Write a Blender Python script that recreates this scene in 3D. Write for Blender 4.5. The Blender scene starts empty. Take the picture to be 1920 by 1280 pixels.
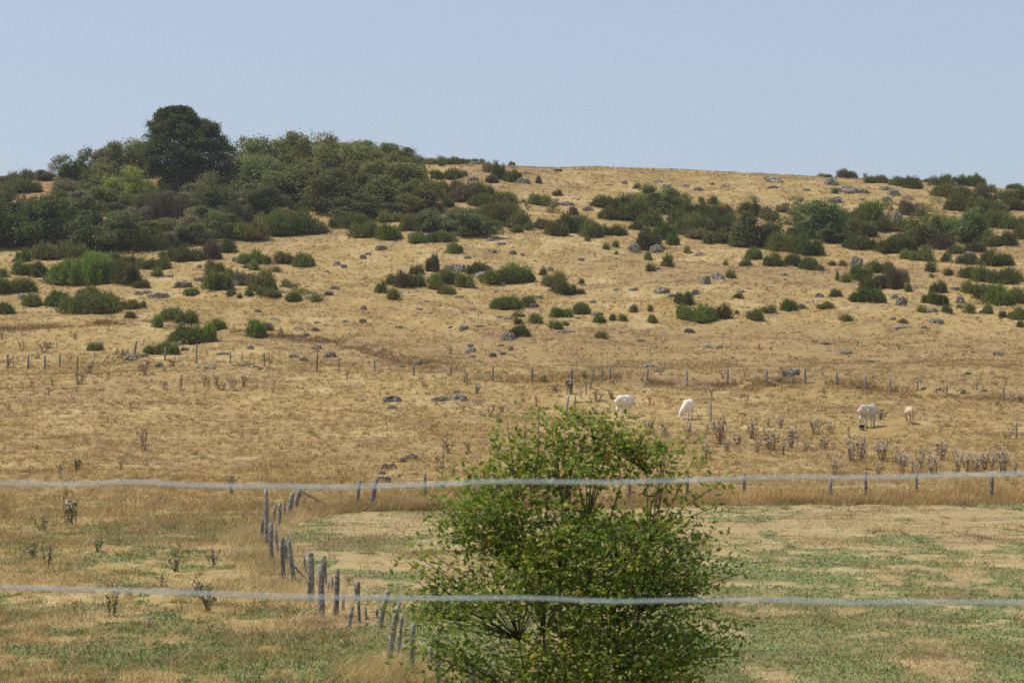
import bpy, bmesh, math, random
import numpy as np
from mathutils import Vector, Matrix, noise as mnoise

# ------------------------------------------------------------------ camera, world, sun
scene = bpy.context.scene
C = scene.collection
F = 4000.0                      # focal length in pixels of the 1920 wide frame
cam_d = bpy.data.cameras.new("camera"); cam = bpy.data.objects.new("camera", cam_d); C.objects.link(cam)
cam_d.sensor_width = 36; cam_d.lens = 36 * F / 1920
cam.location = (0, 0, 0); cam.rotation_euler = (math.pi / 2, 0, 0)
cam_d.clip_start = 0.1; cam_d.clip_end = 6000
cam_d.dof.use_dof = True; cam_d.dof.focus_distance = 150; cam_d.dof.aperture_fstop = 5.6
scene.camera = cam
scene.render.resolution_x = 1024; scene.render.resolution_y = 682

SUN_EL = math.radians(60); SUN_AZ = math.radians(-78)    # azimuth from +Y towards +X
w = bpy.data.worlds.new("World"); scene.world = w; w.use_nodes = True
nt = w.node_tree; nt.nodes.clear()
sky = nt.nodes.new('ShaderNodeTexSky'); sky.sky_type = 'NISHITA'; sky.sun_disc = False
sky.sun_elevation = SUN_EL; sky.sun_rotation = SUN_AZ
sky.air_density = 0.85; sky.dust_density = 1.6; sky.ozone_density = 3.5; sky.altitude = 0
bg = nt.nodes.new('ShaderNodeBackground'); bg.inputs[1].default_value = 0.12
out = nt.nodes.new('ShaderNodeOutputWorld')
hz = nt.nodes.new('ShaderNodeBackground'); hz.inputs[0].default_value = (.394, .444, .514, 1); hz.inputs[1].default_value = 1.0   # even summer haze over the sky
mxs = nt.nodes.new('ShaderNodeMixShader'); mxs.inputs[0].default_value = .62
nt.links.new(sky.outputs[0], bg.inputs[0]); nt.links.new(bg.outputs[0], mxs.inputs[1]); nt.links.new(hz.outputs[0], mxs.inputs[2]); nt.links.new(mxs.outputs[0], out.inputs[0])
sl = bpy.data.lights.new("sun", 'SUN'); sl.energy = 3.0; sl.angle = math.radians(0.6); sl.color = (1, .955, .89)
sun = bpy.data.objects.new("sun", sl); C.objects.link(sun)
sd = Vector((math.sin(SUN_AZ) * math.cos(SUN_EL), math.cos(SUN_AZ) * math.cos(SUN_EL), math.sin(SUN_EL)))
sun.rotation_euler = sd.to_track_quat('Z', 'Y').to_euler(); sun.location = sd * 50
vs = scene.view_settings
vs.view_transform = 'Standard'; vs.look = 'None'; vs.gamma = 1; vs.exposure = 0.36
scene.cycles.use_denoising = False
scene.cycles.max_bounces = 6; scene.cycles.transparent_max_bounces = 4

RNG = np.random.default_rng(7)

# ------------------------------------------------------------------ noise and terrain
def _hash(i, j, s):
    h = (i.astype(np.int64) * 374761393 + j.astype(np.int64) * 668265263 + s * 1442695041) & 0xffffffff
    h = ((h ^ (h >> 13)) * 1274126177) & 0xffffffff
    return ((h ^ (h >> 16)) & 0xffff) / 65535.0
def vnoise(x, y, s=0):
    x = np.asarray(x, float); y = np.asarray(y, float)
    xi = np.floor(x); yi = np.floor(y); fx = x - xi; fy = y - yi
    fx = fx * fx * (3 - 2 * fx); fy = fy * fy * (3 - 2 * fy)
    xi = xi.astype(np.int64); yi = yi.astype(np.int64)
    a = _hash(xi, yi, s); b = _hash(xi + 1, yi, s); c = _hash(xi, yi + 1, s); d = _hash(xi + 1, yi + 1, s)
    return (a * (1 - fx) + b * fx) * (1 - fy) + (c * (1 - fx) + d * fx) * fy
def fbm(x, y, s=0, o=4, p=.5):
    t = 0; a = 0.5; n = 0
    for k in range(o):
        t = t + a * vnoise(np.asarray(x) * 2 ** k + 17.3 * k, np.asarray(y) * 2 ** k - 9.1 * k, s + k); n += a; a *= p
    return t / n
def sstep(a, b, x):
    t = np.clip((x - a) / (b - a), 0, 1); return t * t * (3 - 2 * t)

ZT = [(-80, -2.2), (4, -1.9), (7, -2.1), (12, -3.8), (18, -5.1), (25, -5.7), (37, -5.9), (45, -5.95), (55, -6.2), (65, -6.35), (85, -6.8), (100, -7.1),
      (120, -6.9), (135, -6.3), (150, -5.4), (160, -4.7), (175, -2.9), (190, -1.6), (210, 1.0), (240, 6.0), (270, 11.3), (300, 17.5),
      (330, 24.2), (350, 27.9), (366, 29.6), (390, 29.3), (430, 26.5), (520, 18), (700, 5), (1000, -12), (3200, -60)]
_Yg = np.arange(-80, 3201, 1.0)
_Zg = np.interp(_Yg, [a for a, b in ZT], [b for a, b in ZT])
_k = np.exp(-0.5 * (np.arange(-14, 15) / 4.0) ** 2); _k /= _k.sum()
_Zs = np.convolve(np.pad(_Zg, 14, mode='edge'), _k, mode='valid')
_mx = sstep(8, 25, _Yg); _Zg = _Zs * _mx + _Zg * (1 - _mx)
CX = [-900, 0, 130, 350, 600, 900, 1300, 1600, 1920, 2800]
CY = [345, 331, 330, 312, 304, 303, 317, 331, 349, 372]
FARF = [(-400, 640), (0, 628), (300, 610), (620, 640), (920, 706), (1300, 721), (1500, 720), (1900, 752), (2300, 770)]   # far fence foot line in photo pixels
def base_z(X, Y):
    return np.interp(Y, _Yg, _Zg)
# far fence foot as a world line
def _flat_solve(px, py):
    Y = np.arange(12, 366, .25); z = base_z(0, Y)
    ray = -(py - 640) / F * Y
    k = np.argmax(z >= ray); return Y[k] if (z >= ray).any() else 355.0
_ff = [(_flat_solve(x, y), x) for x, y in FARF]
_ffx = np.array([(x - 960) / F * Y for Y, x in _ff]); _ffy = np.array([Y for Y, x in _ff])
def height(X, Y):
    X = np.asarray(X, float); Y = np.asarray(Y, float)
    z = base_z(X, Y)
    px = 960 + F * X / np.maximum(Y, 60)
    d = np.interp(px, CX, CY) - 314
    z = z - d / F * np.minimum(Y, 400) * sstep(215, 350, Y)
    a = sstep(60, 170, Y)
    z = z + (fbm(X / 22, Y / 26, 3, 3) - .5) * (0.25 + 0.9 * a) * sstep(26, 60, Y)
    z = z + (fbm(X / 4.5, Y / 3.5, 9, 3) - .5) * (0.14 + 0.26 * a) * sstep(8, 30, Y)
    z = z + (fbm(X / .9, Y / .7, 19, 2) - .5) * (0.07 + .10 * a)
    # low bank under the far fence and an old terrace above it
    yf = np.interp(X, _ffx, _ffy) + (fbm(X / 7, X * 0, 5, 2) - .5) * 3
    m = sstep(-25, -5, X)
    z = z + (sstep(-1.2, .8, Y - yf) * .42 - .42 * sstep(3, 16, Y - yf)) * (.45 + .55 * m)
    yt = yf + 26 + (fbm(X / 15, X * 0, 25, 2) - .5) * 8
    z = z + (sstep(-1.5, 1.5, Y - yt) * .5 - .5 * sstep(3, 20, Y - yt)) * sstep(.35, .6, fbm(X / 18, Y * 0, 31, 2))
    return z
_Ys = np.concatenate([np.arange(8, 120, .12), np.arange(120, 372, .3)])
def ground(px, py):
    """world point of the ground seen at photo pixel px, py"""
    X = (px - 960) / F * _Ys; z = height(X, _Ys); ray = -(py - 640) / F * _Ys
    h = np.nonzero(z >= ray)[0]
    if len(h): Y = _Ys[h[0]]
    else: Y = _Ys[np.argmin((ray - z) / _Ys + np.where(_Ys < 200, 9, 0))]
    X = (px - 960) / F * Y
    return Vector((X, Y, float(height(X, Y))))
def gz(x, y): return float(height(x, y))

# near fence line (foot of the old posts) as world x over y
NEARF = [(-40, 22), (0, 30)]
_nf_px = [(884, 1320), (820, 1290), (725, 1252), (605, 1130), (552, 1090), (500, 1035), (494, 1000), (540, 975), (558, 962)]
_nfw = sorted([(lambda p: (p.y, p.x))(ground(x, y)) for x, y in _nf_px])
NFY = np.array([10.] + [a for a, b in _nfw] + [98.]); NFX = np.array([-.5] + [b for a, b in _nfw] + [_nfw[-1][1]])
def right_field(X, Y): return sstep(-.3, .5, X - np.interp(Y, NFY, NFX)) * (1 - sstep(90, 93, Y + (fbm(X / 4, X * 0, 61, 2) - .5) * 4))

def green_mask(X, Y):
    r = right_field(X, Y)
    n1 = fbm(X / 1.1, Y / 1.7, 41, 4, .72)
    n2 = fbm(X / 4.5, Y / 7.0, 47, 3)
    n = (.70 - .08 * r) * n1 + (.30 + .08 * r) * n2
    thr = np.interp(Y, [20, 30, 37, 46, 56, 64, 75, 90, 95], [.35, .37, .40, .435, .475, .525, .54, .55, 1.2])
    thl = np.interp(Y, [20, 30, 38, 44, 50, 60, 75, 90, 120], [.42, .43, .45, .49, .54, .56, .55, .59, 1.2])
    th = thr * r + thl * (1 - r)
    return sstep(th - .055, th + .065, n)
STRAW = np.array([.425, .297, .118]); GOLD = np.array([.375, .255, .093]); PALE = np.array([.53, .395, .19]); SOIL = np.array([.265, .170, .09]); PINK = np.array([.42, .325, .17]); OLIVE = np.array([.26, .22, .085])
def field_col(X, Y):
    a = fbm(X / 9, Y / 12, 71, 4)[..., None]; b = fbm(X / 2.2, Y / 4.0, 75, 3)[..., None]; c = fbm(X / 30, Y / 25, 79, 3)[..., None]
    col = STRAW + (GOLD - STRAW) * sstep(.42, .62, a) + (PALE - STRAW) * sstep(.5, .75, b) * .7
    cm = sstep(.54, .68, 1 - c) * (.25 + .75 * sstep(100, 160, Y))[..., None]; col = col * (1 - cm) + (STRAW * .6 + SOIL * .4) * cm
    r = right_field(X, Y)[..., None]; col = col * (1 - .6 * r) + PINK * .6 * r
    s = sstep(.60, .72, fbm(X / 3.0, Y / 2.2, 83, 4))[..., None] * .55
    col = col * (1 - s) + SOIL * s
    ol = sstep(.5, .66, fbm(X / 8, Y / 6, 87, 3))[..., None] * (.22 * sstep(110, 70, Y) * (1 - right_field(X, Y)))[..., None]
    col = col * (1 - ol) + OLIVE * ol
    st_ = sstep(.52, .70, fbm(X / 5.0, Y / 1.6, 93, 5, .65))[..., None] * .5 * sstep(95, 150, Y)[..., None]
    col = col * (1 - st_) + (GOLD * .66 + SOIL * .25) * st_
    # sunburnt soil on the scrubby upper left
    so = (sstep(300, 335, Y) * sstep(-15, -45, X))[..., None] * .8
    col = col * (1 - so) + np.array([.36, .19, .09]) * so
    # worn brown bank under far fence
    yf = np.interp(X, _ffx, _ffy) + (fbm(X / 7, X * 0, 5, 2) - .5) * 3
    bk = (np.exp(-((Y - yf + .6) / 1.0) ** 2) * sstep(.3, .6, fbm(X / 5, Y / 9, 91, 3)) * .8)[..., None]
    return col * (1 - bk) + SOIL * .9 * bk

# ------------------------------------------------------------------ materials
def new_mat(name):
    m = bpy.data.materials.new(name); m.use_nodes = True; n = m.node_tree
    b = n.nodes['Principled BSDF']; b.inputs['Roughness'].default_value = .85
    try: b.inputs['Specular IOR Level'].default_value = .15
    except Exception: pass
    return m, n, b
def attr_mat(name, rough=.9, tint=False, trans=0.0, spec=.1, var=.25, fine=None):
    m, n, b = new_mat(name); N = n.nodes; L = n.links
    a = N.new('ShaderNodeAttribute'); a.attribute_name = 'Col'; col = a.outputs['Color']
    if tint:
        oi = N.new('ShaderNodeObjectInfo')
        mx = N.new('ShaderNodeMix'); mx.data_type = 'RGBA'; mx.blend_type = 'MULTIPLY'; mx.inputs[0].default_value = 1
        L.new(col, mx.inputs[6]); L.new(oi.outputs['Color'], mx.inputs[7]); col = mx.outputs[2]
        hs = N.new('ShaderNodeHueSaturation'); mr = N.new('ShaderNodeMapRange'); mr.inputs[3].default_value = 1 - var; mr.inputs[4].default_value = 1 + var
        L.new(oi.outputs['Random'], mr.inputs[0]); L.new(mr.outputs[0], hs.inputs['Value']); L.new(col, hs.inputs['Color']); col = hs.outputs[0]
    if fine:
        tc = N.new('ShaderNodeNewGeometry'); tot = None
        for sc, lo, hi in fine:
            nz = N.new('ShaderNodeTexNoise'); nz.inputs['Scale'].default_value = sc; nz.inputs['Detail'].default_value = 6; nz.inputs['Roughness'].default_value = .7
            L.new(tc.outputs['Position'], nz.inputs['Vector'])
            mr = N.new('ShaderNodeMapRange'); mr.inputs[1].default_value = .3; mr.inputs[2].default_value = .7; mr.inputs[3].default_value = lo; mr.inputs[4].default_value = hi
            L.new(nz.outputs[0], mr.inputs[0])
            hs = N.new('ShaderNodeHueSaturation'); L.new(mr.outputs[0], hs.inputs['Value']); L.new(col, hs.inputs['Color']); col = hs.outputs[0]
        bp = N.new('ShaderNodeBump'); bp.inputs['Strength'].default_value = .6; bp.inputs['Distance'].default_value = .05
        L.new(nz.outputs[0], bp.inputs['Height']); L.new(bp.outputs[0], b.inputs['Normal'])
    L.new(col, b.inputs['Base Color']); b.inputs['Roughness'].default_value = rough
    b.inputs['Specular IOR Level'].default_value = spec
    if trans:
        t = N.new('ShaderNodeBsdfTranslucent'); L.new(col, t.inputs[0]); ms = N.new('ShaderNodeMixShader'); ms.inputs[0].default_value = trans
        o = N['Material Output']; L.new(b.outputs[0], ms.inputs[1]); L.new(t.outputs[0], ms.inputs[2]); L.new(ms.outputs[0], o.inputs[0])
    return m
M_ground = attr_mat('dry_pasture_ground', fine=[(.9, .84, 1.2), (7.0, .62, 1.3)])
M_grass = attr_mat('dry_grass_blades', trans=.25)
M_leaf = attr_mat('shrub_foliage', rough=.6, tint=True, trans=.42, spec=.06)
M_bushleaf = attr_mat('bright_bush_leaves', rough=.45, trans=.5, spec=.12)
M_stem = attr_mat('stems_and_thistles', var=.2)
def noise_mat(name, stops, scale=6, rough=.9, bump=.5, bdist=.03, coords='Object', spec=.2, mortar=None):
    m, n, b = new_mat(name); N = n.nodes; L = n.links
    tc = N.new('ShaderNodeTexCoord'); oi = N.new('ShaderNodeObjectInfo')
    ad = N.new('ShaderNodeVectorMath'); ad.operation = 'ADD'; cmb = N.new('ShaderNodeVectorMath'); cmb.operation = 'SCALE'; cmb.inputs[0].default_value = (37, 11, 53)
    L.new(oi.outputs['Random'], cmb.inputs['Scale']); L.new(tc.outputs[coords], ad.inputs[0]); L.new(cmb.outputs[0], ad.inputs[1])
    nz = N.new('ShaderNodeTexNoise'); nz.inputs['Scale'].default_value = scale; nz.inputs['Detail'].default_value = 8; nz.inputs['Roughness'].default_value = .68
    L.new(ad.outputs[0], nz.inputs['Vector'])
    cr = N.new('ShaderNodeValToRGB'); e = cr.color_ramp.elements
    while len(e) < len(stops): e.new(.5)
    for i, (p, c) in enumerate(stops): e[i].position = p; e[i].color = (*c, 1)
    L.new(nz.outputs[0], cr.inputs[0]); col = cr.outputs[0]
    hs = N.new('ShaderNodeHueSaturation'); mr = N.new('ShaderNodeMapRange'); mr.inputs[3].default_value = .75; mr.inputs[4].default_value = 1.25
    L.new(oi.outputs['Random'], mr.inputs[0]); L.new(mr.outputs[0], hs.inputs['Value']); L.new(col, hs.inputs['Color'])
    L.new(hs.outputs[0], b.inputs['Base Color'])
    bp = N.new('ShaderNodeBump'); bp.inputs['Strength'].default_value = bump; bp.inputs['Distance'].default_value = bdist
    L.new(nz.outputs[0], bp.inputs['Height']); L.new(bp.outputs[0], b.inputs['Normal'])
    b.inputs['Roughness'].default_value = rough; b.inputs['Specular IOR Level'].default_value = spec
    return m
M_rock = noise_mat('lichen_granite', [(.36, (.05, .040, .028)), (.46, (.165, .140, .100)), (.55, (.28, .245, .18)), (.68, (.52, .47, .37))], scale=3.6, bdist=.15, bump=.9)
M_wood = noise_mat('weathered_post_wood', [(.3, (.06, .048, .036)), (.46, (.17, .145, .115)), (.58, (.30, .275, .22)), (.70, (.46, .46, .37))], scale=14, bdist=.01)
M_wood_pale = noise_mat('bleached_post_wood', [(.3, (.13, .115, .10)), (.5, (.26, .235, .205)), (.7, (.40, .37, .33))], scale=9, bdist=.01)
M_wire = noise_mat('pale_coated_wire', [(.3, (.33, .37, .38)), (.6, (.50, .54, .55)), (.8, (.62, .64, .63))], scale=9, rough=.5, spec=.4, bdist=.001)
M_oldwire = noise_mat('rusty_wire', [(.3, (.10, .07, .05)), (.6, (.18, .15, .13)), (.8, (.25, .22, .2))], scale=3, rough=.6)
M_cow = noise_mat('cream_hide', [(.3, (.60, .50, .38)), (.5, (.72, .64, .52)), (.75, (.82, .75, .64))], scale=2.5, rough=.8, bdist=.01)
M_cow_tan = noise_mat('tan_hide', [(.3, (.42, .30, .18)), (.5, (.56, .43, .28)), (.75, (.66, .53, .37))], scale=2.5, rough=.8, bdist=.01)
M_muzzle = noise_mat('pink_muzzle', [(.3, (.35, .20, .16)), (.7, (.48, .30, .25))], scale=9)
M_hoof = noise_mat('dark_hoof', [(.3, (.05, .04, .03)), (.7, (.12, .09, .07))], scale=9)
M_tub_dark = noise_mat('dark_blue_plastic', [(.3, (.008, .012, .03)), (.7, (.03, .045, .10))], scale=4, rough=.5)
M_tub_pale = noise_mat('pale_grey_plastic', [(.3, (.36, .36, .40)), (.7, (.5, .5, .54))], scale=4, rough=.6)
M_bark = noise_mat('grey_bark', [(.3, (.05, .042, .035)), (.6, (.12, .10, .08)), (.8, (.2, .17, .14))], scale=12, bdist=.01)

# ------------------------------------------------------------------ mesh helpers
def mesh_np(name, V, Fc, col=None, mats=(), midx=None, smooth=False):
    V = np.ascontiguousarray(V, np.float32); Fc = np.ascontiguousarray(Fc, np.int32); k = Fc.shape[1]
    me = bpy.data.meshes.new(name); me.vertices.add(len(V)); me.vertices.foreach_set('co', V.ravel())
    me.loops.add(Fc.size); me.loops.foreach_set('vertex_index', Fc.ravel())
    me.polygons.add(len(Fc)); me.polygons.foreach_set('loop_start', np.arange(0, Fc.size, k, dtype=np.int32))
    try: me.polygons.foreach_set('loop_total', np.full(len(Fc), k, np.int32))
    except Exception: pass
    for m in mats: me.materials.append(m)
    if midx is not None: me.polygons.foreach_set('material_index', np.ascontiguousarray(midx, np.int32))
    if smooth: me.polygons.foreach_set('use_smooth', np.ones(len(Fc), bool))
    me.update(calc_edges=True)
    if col is not None:
        ca = me.color_attributes.new('Col', 'FLOAT_COLOR', 'POINT')
        c4 = np.ones((len(V), 4), np.float32); c4[:, :3] = col; ca.data.foreach_set('color', c4.ravel())
    return me
def link(name, me, parent=None, loc=None):
    o = bpy.data.objects.new(name, me); C.objects.link(o)
    if parent: o.parent = parent
    if loc is not None: o.location = loc
    return o
def tag(o, label, cat, group=None, kind=None):
    if label: o['label'] = label
    if cat: o['category'] = cat
    if group: o['group'] = group
    if kind: o['kind'] = kind
    return o
def unit(v): return v / np.maximum(np.linalg.norm(v, axis=-1, keepdims=True), 1e-9)
def blades(P, D, Lh, W, rng):
    """one slim triangle per blade: foot P, direction D, length Lh, width W"""
    n = len(P); D = unit(D); side = unit(np.cross(D, unit(rng.normal(size=(n, 3)))))
    a = P + side * (W / 2)[:, None]; b = P - side * (W / 2)[:, None]; c = P + D * Lh[:, None]
    return np.stack([a, b, c], 1).reshape(-1, 3), np.arange(3 * n).reshape(-1, 3)
def leaves(P, size, rng, flat=.4, up=None, asp=.62):
    n = len(P); nrm = rng.normal(size=(n, 3)); nrm[:, 2] = np.abs(nrm[:, 2]) + flat
    if up is not None: nrm = nrm + up
    nrm = unit(nrm); t = unit(np.cross(nrm, rng.normal(size=(n, 3)))); s = np.cross(nrm, t)
    h = (size / 2)[:, None]
    V = np.stack([P - t * h, P + s * h * asp, P + t * h, P - s * h * asp], 1).reshape(-1, 3)
    return V, np.arange(4 * n).reshape(-1, 4)
def tube_pts(pts, rad, sides=7, rng=None, wob=0.0, cap=True):
    """tapered tube along a polyline -> verts, quads (caps are collapsed rings)"""
    pts = np.asarray(pts, float); n = len(pts); rad = np.broadcast_to(np.asarray(rad, float), (n,)).copy()
    if cap:
        d0 = unit(pts[0] - pts[1]) * rad[0] * .02; d1 = unit(pts[-1] - pts[-2]) * rad[-1] * .02
        pts = np.vstack([pts[0] + d0, pts, pts[-1] + d1]); rad = np.concatenate([[1e-4], rad, [1e-4]]); n += 2
    T = np.gradient(pts, axis=0); T = unit(T)
    ref = np.array([0, 0, 1.]) if abs(T[:, 2].mean()) < .8 else np.array([0, 1., 0])
    A = unit(np.cross(T, ref)); B = np.cross(T, A)
    th = np.linspace(0, 2 * np.pi, sides, endpoint=False)
    j = np.ones((n, sides)) if rng is None else 1 + wob * rng.normal(size=(1, sides)) + wob * .5 * rng.normal(size=(n, sides))
    V = pts[:, None] + (A[:, None] * np.cos(th)[None, :, None] + B[:, None] * np.sin(th)[None, :, None]) * (rad[:, None] * j)[..., None]
    i = np.arange(n - 1)[:, None] * sides; k = np.arange(sides)[None]; k2 = (k + 1) % sides
    Q = np.stack([i + k, i + k2, i + sides + k2, i + sides + k], -1).reshape(-1, 4)
    return V.reshape(-1, 3), Q
def fit_box(a, wdt, dep, hgt, q=1.5):
    V = np.concatenate(a.V); lo = np.percentile(V, q, axis=0); hi = np.percentile(V, 100 - q, axis=0)
    sx = wdt / (hi[0] - lo[0]); sy = dep / (hi[1] - lo[1]); sz = hgt / hi[2]
    a.V = [np.stack([(v[:, 0] - (lo[0] + hi[0]) / 2) * sx, (v[:, 1] - (lo[1] + hi[1]) / 2) * sy, v[:, 2] * sz], -1) for v in a.V]
    return (lo[0] + hi[0]) / 2, (lo[1] + hi[1]) / 2, sx, sy, sz
class Acc:
    def __init__(s): s.V = []; s.Q = []; s.c = []; s.n = 0; s.m = []
    def add(s, V, Q, col=None, mi=0):
        if Q.shape[1] == 3: Q = np.concatenate([Q, Q[:, 2:3]], 1); tri = True
        s.V.append(V); s.Q.append(Q + s.n); s.n += len(V)
        if col is not None: s.c.append(np.broadcast_to(col, (len(V), 3)))
        s.m.append(np.full(len(Q), mi))
    def mesh(s, name, mats, smooth=False):
        V = np.concatenate(s.V); Q = np.concatenate(s.Q); m = np.concatenate(s.m)
        c = np.concatenate(s.c) if s.c else None
        tri = Q[:, 2] == Q[:, 3]
        if tri.all(): return mesh_np(name, V, Q[:, :3], c, mats, m, smooth)
        if tri.any():   # mixed: split quads into triangles
            q = Q[~tri]; T = np.concatenate([Q[tri][:, :3], q[:, :3], q[:, [0, 2, 3]]]); mm = np.concatenate([m[tri], m[~tri], m[~tri]])
            return mesh_np(name, V, T, c, mats, mm, smooth)
        return mesh_np(name, V, Q, c, mats, m, smooth)

# ------------------------------------------------------------------ ground sheet
def build_ground():
    rows = [-80, -50, -30, -15, -5, 0]; y = 2.0
    while y < 380: rows.append(y); y += max(.11, y * .0034)
    rows += [385, 392, 400, 412, 430, 460, 520, 620, 800, 1100, 1600, 2300, 3200]
    Yr = np.array(rows); s = np.concatenate([np.linspace(-1, -.5, 60, endpoint=False), np.linspace(-.5, .5, 560, endpoint=False), np.linspace(.5, 1, 61)])
    X = s[None] * (np.maximum(Yr, 0)[:, None] + 25) * .56; Y = np.repeat(Yr[:, None], len(s), 1)
    Z = height(X, Y); col = field_col(X, Y) * .92
    g = green_mask(X, Y)[..., None]; col = col * (1 - g * .8) + np.array([.155, .185, .065]) * g * .8
    nr, nc = X.shape
    V = np.stack([X, Y, Z], -1).reshape(-1, 3)
    i = np.arange(nr - 1)[:, None] * nc; j = np.arange(nc - 1)[None]
    Q = np.stack([i + j, i + j + 1, i + nc + j + 1, i + nc + j], -1).reshape(-1, 4)
    o = link('ground', mesh_np('ground', V, Q, col.reshape(-1, 3), [M_ground], smooth=True))
    tag(o, 'sunburnt pasture hillside rising behind flat dry fields', 'ground', kind='structure')
build_ground()

# ------------------------------------------------------------------ grass and low weeds (uncountable)
def sample_ground(n, y0, y1, rng, half=.30, p=1.0):
    """points spread over the field, thinning out with distance"""
    u = rng.random(n); a = 1 - p
    Y = y0 * (y1 / y0) ** u if p == 2.0 else (y0 ** (2 - p) + u * (y1 ** (2 - p) - y0 ** (2 - p))) ** (1 / (2 - p))
    X = (rng.random(n) * 2 - 1) * half * (Y + 2)
    return X, Y
def straw_colors(X, Y, rng):
    c = field_col(X, Y); n = len(X)
    nl_ = (sstep(90, 60, Y) * (1 - right_field(X, Y)))[:, None]; c = c * (1 - nl_ + nl_ * np.array([.95, 1.0, 1.12]))
    r = rng.random(n)[:, None]
    cl = .5 * vnoise(X / .45, Y / .6, 131) + .5 * vnoise(X / 1.3, Y / 1.6, 137)
    c = c * (.58 + .84 * cl)[:, None] * (1 + .12 * sstep(200, 150, Y) + .10 * sstep(90, 60, Y))[:, None]  # clump tone; nearer blades painted lighter to offset their self-shadowing
    c = c * (0.72 + .62 * rng.random(n)[:, None])
    c = np.where(r < .12, c * np.array([1.25, 1.3, 1.45]), c); c = np.where(r > .94, c * np.array([.60, .56, .50]), c)
    return np.clip(c, 0, .8)
COWS = [(lambda p: (p.x, p.y))(ground(x, y)) for x, y in ((1171, 783), (1288, 786), (1629, 800), (1705, 796), (1616, 807))]
def build_grass():
    rng = np.random.default_rng(11); a = Acc()
    for n, y0, y1, p in ((330000, 18, 70, 1.9), (300000, 60, 190, 1.6), (430000, 180, 372, 1.2)):
        X, Y = sample_ground(n, y0, y1, rng, .30, p)
        tall = fbm(X / 2.6, Y / 3.4, 101, 4); rf = right_field(X, Y)
        keep = rng.random(n) < (.35 + 1.1 * sstep(.36, .66, tall)); X, Y, tall, rf = X[keep], Y[keep], tall[keep], rf[keep]; n = len(X)
        L = (.10 + .34 * sstep(.35, .72, tall)) * (.6 + .8 * rng.random(n)) * (1 - .72 * rf) * (1 - .6 * sstep(80, 65, Y) * (1 - rf)) * np.where(Y > 180, .8, 1) * (1 - .35 * sstep(95, 120, Y))
        for cx_, cy_ in COWS: L = L * (1 - .75 * (np.exp(-((X - cx_) / 1.6) ** 2 - ((Y - cy_ + 1.5) / 4.0) ** 2)))
        lay = rng.random(n)[:, None] ** .8
        wind = np.stack([fbm(X / 3, Y / 3, 111, 2) - .3, fbm(X / 3, Y / 3, 115, 2) - .5, X * 0], -1) * 1.6
        D = rng.normal(size=(n, 3)) * [1.0, .8, .15] * lay + wind * lay + [0, 0, .62]
        D[:, 2] = np.abs(D[:, 2])
        W = .006 + Y * .00026 * (.4 + rng.random(n))
        P = np.stack([X, Y, height(X, Y) - .01], -1)
        V, T = blades(P, D, L, W, rng)
        a.add(V, T, np.repeat(straw_colors(X, Y, rng), 3, 0))
    # loose pale wisps, each a small sheaf of long strands leaning one way
    for n, y0, y1, p in ((8000, 20, 95, 1.9), (22000, 85, 190, 1.6), (26000, 180, 372, 1.2)):
        X, Y = sample_ground(n, y0, y1, rng, .30, p); k = rng.random(n) < (1 - .85 * right_field(X, Y)); X, Y = X[k], Y[k]; n = len(X)
        for cx_, cy_ in COWS: k = ((X - cx_) / 1.8) ** 2 + ((Y - cy_ + 1.5) / 4) ** 2 > 1; X, Y = X[k], Y[k]
        n = len(X); m = 11
        lean = rng.normal(size=(n, 3)) * [.9, .5, .1]; sz = (.22 + .30 * rng.random(n) ** 1.5) * np.where(Y > 180, .8, 1) * np.where(Y > 100, .85, 1)
        tone = np.where(rng.random(n)[:, None] < .66, PALE * 1.04, np.where(rng.random(n)[:, None] < .35, SOIL * .95, GOLD * .95)) * (.8 + .4 * rng.random(n))[:, None]
        Xr = np.repeat(X, m) + rng.normal(size=n * m) * .10; Yr = np.repeat(Y, m) + rng.normal(size=n * m) * .10
        D = np.repeat(lean, m, 0) + rng.normal(size=(n * m, 3)) * .28 + [0, 0, .7]; D[:, 2] = np.abs(D[:, 2])
        V, T = blades(np.stack([Xr, Yr, height(Xr, Yr) - .01], -1), D, np.repeat(sz, m) * (.6 + .7 * rng.random(n * m)), .005 + Yr * .00022, rng)
        a.add(V, T, np.repeat(np.repeat(tone, m, 0) * (.75 + .5 * rng.random((n * m, 1))), 3, 0))
    o = link('dry_grass', a.mesh('dry_grass', [M_grass])); tag(o, 'bleached dry grass covering the whole hillside and the fields', 'grass', kind='stuff')
    # rank brown grass along the fence lines
    a = Acc()
    def strip(n, xs, ys, spread, L0, tone):
        t = rng.random(n) * (len(xs) - 1); i = t.astype(int); f = t - i
        X = xs[i] * (1 - f) + xs[np.minimum(i + 1, len(xs) - 1)] * f + rng.normal(size=n) * spread
        Y = ys[i] * (1 - f) + ys[np.minimum(i + 1, len(ys) - 1)] * f + rng.normal(size=n) * spread
        k = fbm(X / 2.0, Y / 2.0, 121, 3) > .42; X, Y = X[k], Y[k]; n = len(X)
        L = L0 * (.5 + rng.random(n)); D = rng.normal(size=(n, 3)) * [1, .8, .2] * .75 + [.25, -.1, .8]; D[:, 2] = np.abs(D[:, 2])
        V, T = blades(np.stack([X, Y, height(X, Y) - .02], -1), D, L, .006 + Y * .00018 * (.5 + rng.random(n)), rng)
        c = straw_colors(X, Y, rng) * tone
        a.add(V, T, np.repeat(c, 3, 0))
    mx = [(560, 966), (700, 958), (800, 955), (960, 952), (1200, 948), (1400, 944), (1650, 946), (1920, 944), (2150, 944)]
    mp = [ground(x, y) for x, y in mx]
    strip(30000, np.array([p.x for p in mp]), np.array([p.y for p in mp]), .8, .42, np.array([.8, .74, .68]))
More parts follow.
